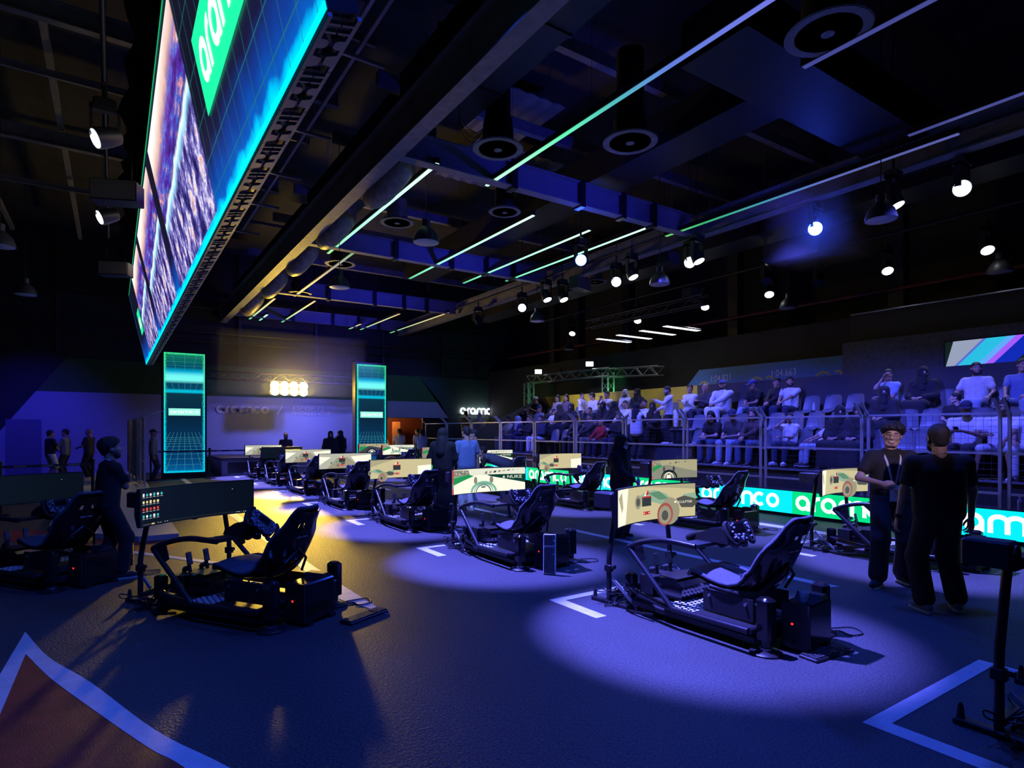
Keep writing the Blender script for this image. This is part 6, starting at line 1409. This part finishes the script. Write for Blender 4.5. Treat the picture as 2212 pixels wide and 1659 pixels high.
CROWD = [
 ('T', 1160, 'person in dark clothes and pale cap at the far end of the back row', dict(top='tee', tc=NAVY, hair='cap', hc=WHT, hands=PHONE, look=(-35, -5, 0), lean=12)),
 ('T', 1202, 'long haired woman in a lilac shirt against the yellow band', dict(top='long', tc=LILAC, hair='long', look=(20, 0, 0))),
 ('T', 1221, 'long haired woman in a dark purple jacket beside her friend', dict(top='long', tc=(0.10, 0.07, 0.14), hair='long', look=(25, -4, 0))),
 ('T', 1284, 'man in a white shirt bowed toward the standing boy', dict(top='long', tc=CREAM, lean=14, look=(-50, -8, 0), hands=KNEE)),
 ('T', 1309, 'man in a white shirt with both hands raised to his face', dict(top='tee', tc=WHT, hands=CLAP, look=(10, -4, 0), elbow=[(-0.6, 0.2, -0.9), (0.6, 0.2, -0.9)])),
 ('T', 1348, 'man in white robe and white headcloth in the back row', dict(top='thobe', tc=WHT, hair='ghutra', beard=True, hands=CROSS, look=(15, 0, 0))),
 ('T', 1374, 'tall veiled woman in black beside the man in white headcloth', dict(hair='niqab', hands=LAP, look=(10, 0, 0), **AB)),
 ('T', 1488, 'man with folded arms in white shirt and white trousers', dict(top='long', tc=WHT, bc=WHT, hands=CROSS, look=(30, 0, 0), wide=1.05)),
 ('T', 1521, 'bald man in a dark shirt between two men in white', dict(top='long', tc=CHAR, hair='bald', skin='tan', look=(35, -6, 0), hands=PHONE)),
 ('T', 1558, 'large bearded man in white robe and blue cap', dict(top='thobe', tc=WHT, hair='cap', hc=(0.08, 0.08, 0.35), beard=True, wide=1.3, scale=1.04, hands=CLASP, look=(20, 0, 0))),
 ('T', 1632, 'young man in black tee and blue cap leaning in the back row', dict(top='tee', tc=BLK, bc=LJEAN, hair='cap', hc=(0.05, 0.05, 0.25), lean=14, hands=CLASP, look=(-20, -14, 0), feet=[(-0.24, 0.42, 0), (0.24, 0.42, 0)])),
 ('T', 1676, 'young man in a black sweater half hidden in the back row', dict(top='long', tc=BLK, bc=NAVY, hands=CLASP, look=(25, -8, 0))),
 ('T', 1704, 'bearded man in a white polo shirt with folded hands', dict(top='tee', tc=WHT, bc=NAVY, beard=True, hands=CLASP, look=(35, 0, 0), wide=1.1)),
 ('T', 1916, 'man in blue grey tee resting chin on hand, legs crossed', dict(top='tee', tc=LBLUE, bot='shorts', bc=CHAR, hands=CHIN, feet=[(-0.10, 0.36, 0), (-0.10, 0.62, 0.24)], look=(30, -4, 0), elbow=[(-0.8, -0.5, -0.9), (0.3, 0.7, -0.9)])),
 ('T', 1992, 'veiled woman in black alone in the right part of the back row', dict(hair='niqab', look=(35, 0, 0), **AB)),
 ('T', 2107, 'bearded man in a pale tee with an arm around a boy', dict(top='tee', tc=CREAM, bc=LJEAN, beard=True, hands=[(-0.30, 0.28, 0.62), (0.22, 0.30, 0.64)], look=(30, 0, 0), wide=1.08)),
 ('T', 2208, 'man in a patterned navy shirt at the right picture edge', dict(top='tee', tc=(0.16, 0.20, 0.36), bc=LJEAN, hands=KNEE, look=(30, 0, 0), wide=1.15)),
 ('M', 1117, 'child in a magenta shirt at the far end of the middle row', dict(top='tee', tc=MAG, scale=0.78, look=(25, 0, 0))),
 ('M', 1134, 'man in black with his hand at his mouth in the middle row', dict(top='tee', tc=BLK, beard=True, hands=CHIN, look=(25, -6, 0))),
 ('M', 1163, 'man in a grey tee with a dark cap in the middle row', dict(top='tee', tc=GREY, hair='cap', hc=NAVY, look=(10, 0, 0))),
 ('M', 1192, 'boy in a white tee and dark cap looking ahead', dict(top='tee', tc=WHT, hair='cap', hc=NAVY, scale=0.84, hands=PHONE, look=(10, 0, 0))),
 ('M', 1211, 'dark haired woman in black leaning toward the boy in cap', dict(hair='hijab', lean=10, look=(-40, -6, 0), **AB)),
 ('M', 1231, 'veiled woman in black near the middle of the middle row', dict(hair='niqab', look=(25, 0, 0), **AB)),
 ('M', 1272, 'boy in an open black jacket below the standing boy', dict(top='long', tc=BLK, scale=0.88, look=(35, 0, 0))),
 ('M', 1300, 'veiled woman in black looking straight ahead', dict(hair='niqab', look=(30, 0, 0), **AB)),
 ('M', 1325, 'veiled woman in black leaning sideways with clasped hands', dict(hair='niqab', roll=-6, lean=8, hands=CLASP, look=(-30, 0, 0), **AB)),
 ('M', 1348, 'young man in a white buttoned shirt in the middle row', dict(top='long', tc=WHT, look=(25, 0, 0), hands=CLASP)),
 ('M', 1389, 'man in a white tee with hand at his face behind the steward', dict(top='tee', tc=WHT, hands=CHIN, look=(25, 0, 0))),
 ('M', 1407, 'veiled woman in black beside the man in white patterned hoodie', dict(hair='niqab', look=(30, 0, 0), scale=0.93, **AB)),
 ('M', 1908, 'woman in black seated behind the smiling man', dict(hair='niqab', look=(20, 0, 0), **AB)),
 ('M', 2060, 'small boy in a black tee leaning on the bearded man', dict(top='tee', tc=BLK, scale=0.80, look=(-70, 0, 0), skin='fair')),
 ('L', 1096, 'man in a checked white shirt by the far fence end', dict(top='tee', tc=WHT, bc=LJEAN, hands=KNEE, look=(0, -6, 0))),
 ('L', 1116, 'woman in a pale blue headscarf at the far fence end', dict(top='abaya', tc=NAVY, hair='hijab', hc=LBLUE, look=(15, 0, 0))),
 ('L', 1142, 'person in black holding a white bag in the front row', dict(top='long', tc=BLK, bc=NAVY, hands=PHONE, look=(10, -8, 0))),
 ('L', 1166, 'person in black with a pale scarf over the knees', dict(top='long', tc=NAVY, bc=WHT, look=(20, -6, 0))),
 ('L', 1246, 'bearded man in dark olive top in the front row', dict(top='long', tc=(0.05, 0.045, 0.03), bc=CHAR, hands=CLASP, lean=10, look=(20, -8, 0))),
 ('L', 1271, 'man in a dark grey sweater beside the boy in red', dict(top='long', tc=CHAR, bc=GREY, hands=CLASP, look=(25, 0, 0))),
 ('L', 1296, 'boy in a red hoodie in the front row', dict(top='hoodie', tc=REDC, bc=NAVY, scale=0.88, hands=KNEE, look=(25, 0, 0))),
 ('L', 1333, 'person in black and white jacket holding a white cup', dict(top='long', tc=BLK, bc=NAVY, hands=PHONE, look=(30, -4, 0), extra=(EXX['cup'],))),
 ('L', 1545, 'woman in a black top with clasped hands and jeans', dict(top='tee', tc=BLK, bc=JEAN, hair='long', lean=20, hands=CLASP, look=(20, -16, 0), skin='fair')),
 ('L', 1586, 'man in cap and dark tee looking down over pale jeans', dict(top='tee', tc=CHAR, bc=LJEAN, hair='cap', hc=NAVY, lean=10, hands=[(-0.06, 0.30, 0.66), (0.10, 0.30, 0.66)], look=(25, -18, 0), shoe=WHT)),
 ('L', 1628, 'long haired woman in dark brown top and blue jeans', dict(top='long', tc=(0.05, 0.03, 0.025), bc=JEAN, hair='long', look=(15, -8, 0), lean=8, hands=CLASP)),
 ('L', 1701, 'boy in a white tee resting his hand on his mouth', dict(top='tee', tc=WHT, bc=NAVY, scale=0.86, hands=CHIN, look=(30, -4, 0), shoe=WHT)),
 ('L', 1768, 'slouching child in white tee and jeans with dark sneakers', dict(top='tee', tc=WHT, bc=LJEAN, scale=0.80, turn=-38, lean=-24, look=(50, 4, 0), hands=KNEE)),
 ('L', 1812, 'veiled woman in black with hands in her lap, front row', dict(hair='niqab', look=(30, -6, 0), **AB)),
 ('L', 1852, 'woman in black partly hidden left of the smiling man', dict(hair='hijab', look=(20, -6, 0), **AB)),
 ('L', 2085, 'man in white tee and dark cap reading his phone', dict(top='tee', tc=WHT, bc=CHAR, hair='cap', hc=NAVY, hands=PHONE, look=(15, -18, 0), wide=1.2, extra=(EXX['phone'],), skin='brown')),
 ('L', 2165, 'man in white tee and pale shorts beside the phone reader', dict(top='tee', tc=WHT, bot='shorts', bc=(0.5, 0.5, 0.55), hands=[(-0.14, 0.36, 0.64), (0.12, 0.26, 0.74)], look=(15, -8, 0), wide=1.2, skin='brown', feet=[(-0.24, 0.40, 0), (0.24, 0.42, 0)])),
 ('L', 2232, 'man in white trousers cut by the right picture edge', dict(top='tee', tc=WHT, bc=WHT, hands=KNEE, shoe=WHT, wide=1.1)),
]
for row, u, lab, k in CROWD: sp(row, u, lab, **k)
for row, us in (('T', (1180, 1240, 1330, 1445, 1598, 1744, 1790, 1838, 1960, 2036, 2165)), ('M', (1500, 1560, 1592, 1622, 1668, 1708, 1752, 1802, 1855, 1950, 2005, 2110, 2165)), ('L', (1190, 1212, 1500, 1662, 1725, 1895, 1940, 1985, 2035))):
    for j, u in enumerate(us): place_seat(row, row_y(u, row), 'empty grey plastic chair in the %s row, %s empty one from the left' % (ROWN[row], ORD[j]))
def stander(label, loc, rz, group=None, **k): return person(label, loc, rad(rz), group=group, **k)
GST = 'people standing in the stand'
stander('young man standing in the stand in a white patterned hoodie', (12.78, 11.35, 1.18), 55, GST, top='hoodie', tc=WHT, bc=BLK, beard=True, scale=0.94, hands=[(-0.16, 0.42, 1.30), (0.12, 0.30, 1.02)], look=(10, -14, 0), shoe=WHT, elbow=[(-0.6, 0.1, -1), (0.8, -0.5, -0.6)])
stander('steward in white vest and black headscarf seen from behind', (11.95, 11.75, 0.78), -80, GST, top='vest', tc=WHT, bot='wide', bc=BLK, hair='hijab', scale=0.90, hands=[(-0.12, 0.3, 1.0), (0.12, 0.3, 1.02)], shoe=BLK)
stander('boy standing in white tee facing sideways before the yellow band', (13.62, 16.0, 1.60), 185, GST, top='tee', tc=WHT, bc=NAVY, scale=0.74, res=0.024, hands=[(-0.16, 0.3, 0.95), (0.16, 0.28, 0.92)])
lnd = thing('entry_landing', 'raised dark landing at the far end of the stand', 'platform', (0, 0, 0)); MB().box(11.1, 14.6, 19.7, 23.4, 0.62, 0.70).obj('deck', M_tier, lnd); MB().box(11.12, 11.2, 19.7, 23.4, 0, 0.62).obj('riser', M_riser, lnd)
stander('man in black with a white back print standing at the stand entrance', (12.0, 21.4, 0.70), -75, GST, tc=BLK, bc=BLK, hair='short', scale=0.97, look=(40, 0, 0))
stander('woman in a long pale robe and scarf standing at the stand entrance', (11.95, 20.2, 0.70), -20, GST, top='abaya', tc=(0.36, 0.33, 0.38), hair='hijab', hc=(0.40, 0.38, 0.44), scale=0.90)
# ------------------------------------------------------------------ people on the floor
R1, H1 = 0.014, 0.006
def smile(J):
    t = MB(); t.tube([(-0.026, 0.082, 0.054), (-0.013, 0.0905, 0.047), (0, 0.0935, 0.0445), (0.013, 0.0905, 0.047), (0.026, 0.082, 0.054)], [0.002, 0.0055, 0.0065, 0.0055, 0.002], 6, J['HT']); t.obj('teeth', M_white, J['obj'])
def keyring(J):
    p = J['wr'][1] + (J['wr'][1] - J['el'][1]).normalized() * 0.10; m = MB(); rnd = random.Random(5)
    m.cbox(-0.03, 0.03, -0.05, 0.05, -0.006, 0.006, 0.003, Matrix.Translation(p + Vector((-0.05, 0.02, -0.07))) @ Matrix.Rotation(rad(75), 4, 'X')); m.obj('held_card', M_white, J['obj'])
def wristband(J):
    w, e = J['wr'][-1], J['el'][-1]; d = (w - e).normalized(); MB().tube([w - d * 0.03, w], 0.034, 12).obj('wristband', M_rubber, J['obj'])
stander('smiling young man with curly hair, glasses and white lanyard in black', (6.70, 2.97, 0), 128, None, tc=BLK, bot='wide', bc=CHAR, hair='curly', skin='fair', res=R1, hres=H1, scale=0.965, hands=[(-0.05, 0.30, 1.06), (0.15, 0.27, 1.10)], feet=[(-0.14, -0.14, 0, 15), (0.16, 0.16, 0, -30)],
        look=(-14, -3, -6), curl=[55, 60], palm=[(0.3, -0.8, -0.3), (-0.3, -0.8, -0.3)], elbow=[(-1, -0.5, -0.4), (1, -0.5, -0.4)], shoe=BLK, extra=(lambda J: lanyard(J, True, 0.40), glasses, smile, keyring), wide=0.98)
stander('broad man in black seen from behind with a white lanyard', (6.08, 2.30, 0), -40, None, tc=BLK, bot='wide', bc=BLK, hair='short', skin='tan', res=R1, hres=H1, scale=0.955, wide=1.28, hands=[(-0.34, 0.06, 0.80), (0.33, 0.08, 0.80)], feet=[(-0.15, -0.05, 0, 8), (0.17, 0.02, 0, -18)], look=(-12, 0, 0), beard=True, shoe=GREY, extra=(lambda J: lanyard(J, True, 0.36), wristband))
stander('bearded man in black with folded arms standing by the left rigs', (-0.06, 7.75, 0), -75, None, tc=BLK, bot='pants', bc=BLK, hair='afro', beard=True, res=R1, hres=H1, scale=0.875, lean=5, hands=[(0.12, 0.185, 1.20), (-0.12, 0.215, 1.16)], elbow=[(-1, 0.15, -0.9), (1, 0.15, -0.9)], curl=[20, 25], palm=[(0.2, -0.9, 0.1), (-0.2, -0.9, 0.1)], feet=[(-0.15, -0.06, 0, 10), (0.15, 0.12, 0, -12)], look=(-8, 8, 0), extra=(lambda J: lanyard(J, True, 0.38),), wide=1.1)
def maskx(J):
    V, F = head_parts('mask', H1); Mix().add(V, F, 0, J['HT']).obj('face_mask', [cloth((0.5, 0.55, 0.6))], J['obj'])
stander('woman in black robe, headscarf, glasses and pale face mask holding a bottle', (6.22, 6.45, 0), 195, None, hair='hijab', res=R1, hres=H1, scale=0.885, hands=[(-0.30, 0.02, 0.80), (0.02, 0.26, 0.98)], look=(8, -8, 0), curl=[35, 55], elbow=[(-0.9, -0.7, -0.8), (0.9, -0.5, -0.6)], extra=(glasses, maskx, handheld('bottle', 1, 0.1)), **AB)
stander('woman in black robe seen from behind in the group of four', (5.22, 10.2, 0), -50, None, hair='hijab', scale=0.945, hands=[(-0.2, 0.2, 0.95), (0.1, 0.3, 1.0)], **AB)
stander('young man in black with a white lanyard in the group of four', (5.55, 10.9, 0), 165, None, tc=BLK, bc=BLK, hair='short', scale=0.94, hands=[(-0.25, 0.1, 0.85), (0.15, 0.30, 0.98)], extra=(lambda J: lanyard(J, True, 0.36),), look=(-20, -6, 0))
stander('man in a blue tee and pale jeans seen from behind in the group', (5.82, 10.35, 0), 2, None, tc=(0.13, 0.20, 0.36), bc=(0.45, 0.47, 0.52), hair='fade', scale=0.965, wide=1.08, hands=[(-0.31, 0.04, 0.80), (0.31, 0.04, 0.80)], shoe=WHT)
stander('man in a long pale blue white robe in the group of four', (6.28, 10.85, 0), 60, None, top='thobe', tc=(0.60, 0.64, 0.70), hair='fade', scale=0.93, shoe=WHT)
stander('person in black and white bending low over a racing rig', (7.22, 11.15, 0), 60, None, top='vest', tc=(0.10, 0.10, 0.14), bc=(0.05, 0.05, 0.10), lean=72, hair='short', scale=0.93, hands=[(-0.1, 0.62, 0.62), (0.12, 0.60, 0.62)], look=(0, 30, 0), elbow=[(-1, 0, 0.3), (1, 0, 0.3)])
stander('person in a pale cap and dark top in front of the stage', (5.15, 22.35, 0), 170, None, top='tee', tc=CHAR, hair='cap', hc=(0.4, 0.38, 0.36), beard=True, scale=0.87, res=0.024)
stander('woman in black robe standing before the stage, left of a pair', (6.15, 20.35, 0), 170, None, hair='hijab', scale=0.90, res=0.024, **AB)
stander('woman in black robe standing before the stage, right of a pair', (6.55, 20.55, 0), 120, None, hair='hijab', scale=0.91, res=0.024, hands=[(-0.25, 0.1, 0.85), (0.03, 0.16, 1.45)], **AB)
FAR = 'distant people at the back wall'
stander('man in black tee and white shorts by the left back wall', (-1.62, 23.2, 0), -60, FAR, tc=BLK, bot='shorts', bc=WHT, scale=0.92, res=0.024, hands=[(-0.1, 0.3, 1.0), (0.1, 0.3, 1.05)])
stander('man in grey sweatshirt by the left back wall', (-1.25, 23.35, 0), 70, FAR, top='long', tc=GREY, bc=CHAR, scale=0.94, res=0.024, hands=[(-0.15, 0.35, 1.05), (0.15, 0.35, 1.05)])
stander('bald man in dark tee holding paper by the left back wall', (-0.65, 23.6, 0), 60, FAR, tc=CHAR, bc=BLK, hair='bald', scale=0.95, res=0.024, hands=[(-0.1, 0.3, 1.08), (0.1, 0.3, 1.08)])
stander('person in dark clothes half hidden at the far left edge', (-2.75, 20.0, 0), 120, FAR, top='long', tc=BLK, bc=BLK, scale=0.9, res=0.024)
stander('person in pale top half hidden behind the median fence', (1.02, 21.5, 0), -100, FAR, top='long', tc=GREY, bc=NAVY, scale=0.93, res=0.024, hair='cap', hc=CHAR)
stander('man in a printed white tee seen from behind at the foyer door', (9.95, 23.4, 0), -10, FAR, tc=WHT, bc=NAVY, scale=0.95, res=0.024)
stander('tall man in blue grey shirt at the foyer door', (10.45, 22.7, 0), 30, FAR, tc=LBLUE, bc=NAVY, scale=0.96, res=0.024)
stander('man in pale blue tee seen from behind near the fence end', (10.25, 21.9, 0), -20, FAR, tc=(0.40, 0.46, 0.58), bc=NAVY, scale=0.93, res=0.024)
# bottles left in the stand
for k, (x, y, z, n) in enumerate(((13.95, row_y(1757, 'T'), 2.03, 'on an empty back row seat'), (11.3, 3.22, 0.392, 'on the low step behind the fence'))):
    t = thing('water_bottle', 'small clear water bottle %s' % n, 'bottle', (x, y, z)); MB().lathe([(0.03, 0), (0.032, 0.10), (0.03, 0.14), (0.012, 0.18), (0.012, 0.20)], 12).obj('body', mat('clear_bottle', (0.5, 0.55, 0.6), 0.15), t, smooth=50); MB().cyl((0, 0), 0.014, 0.20, 0.218, 10).obj('cap', M_white, t)
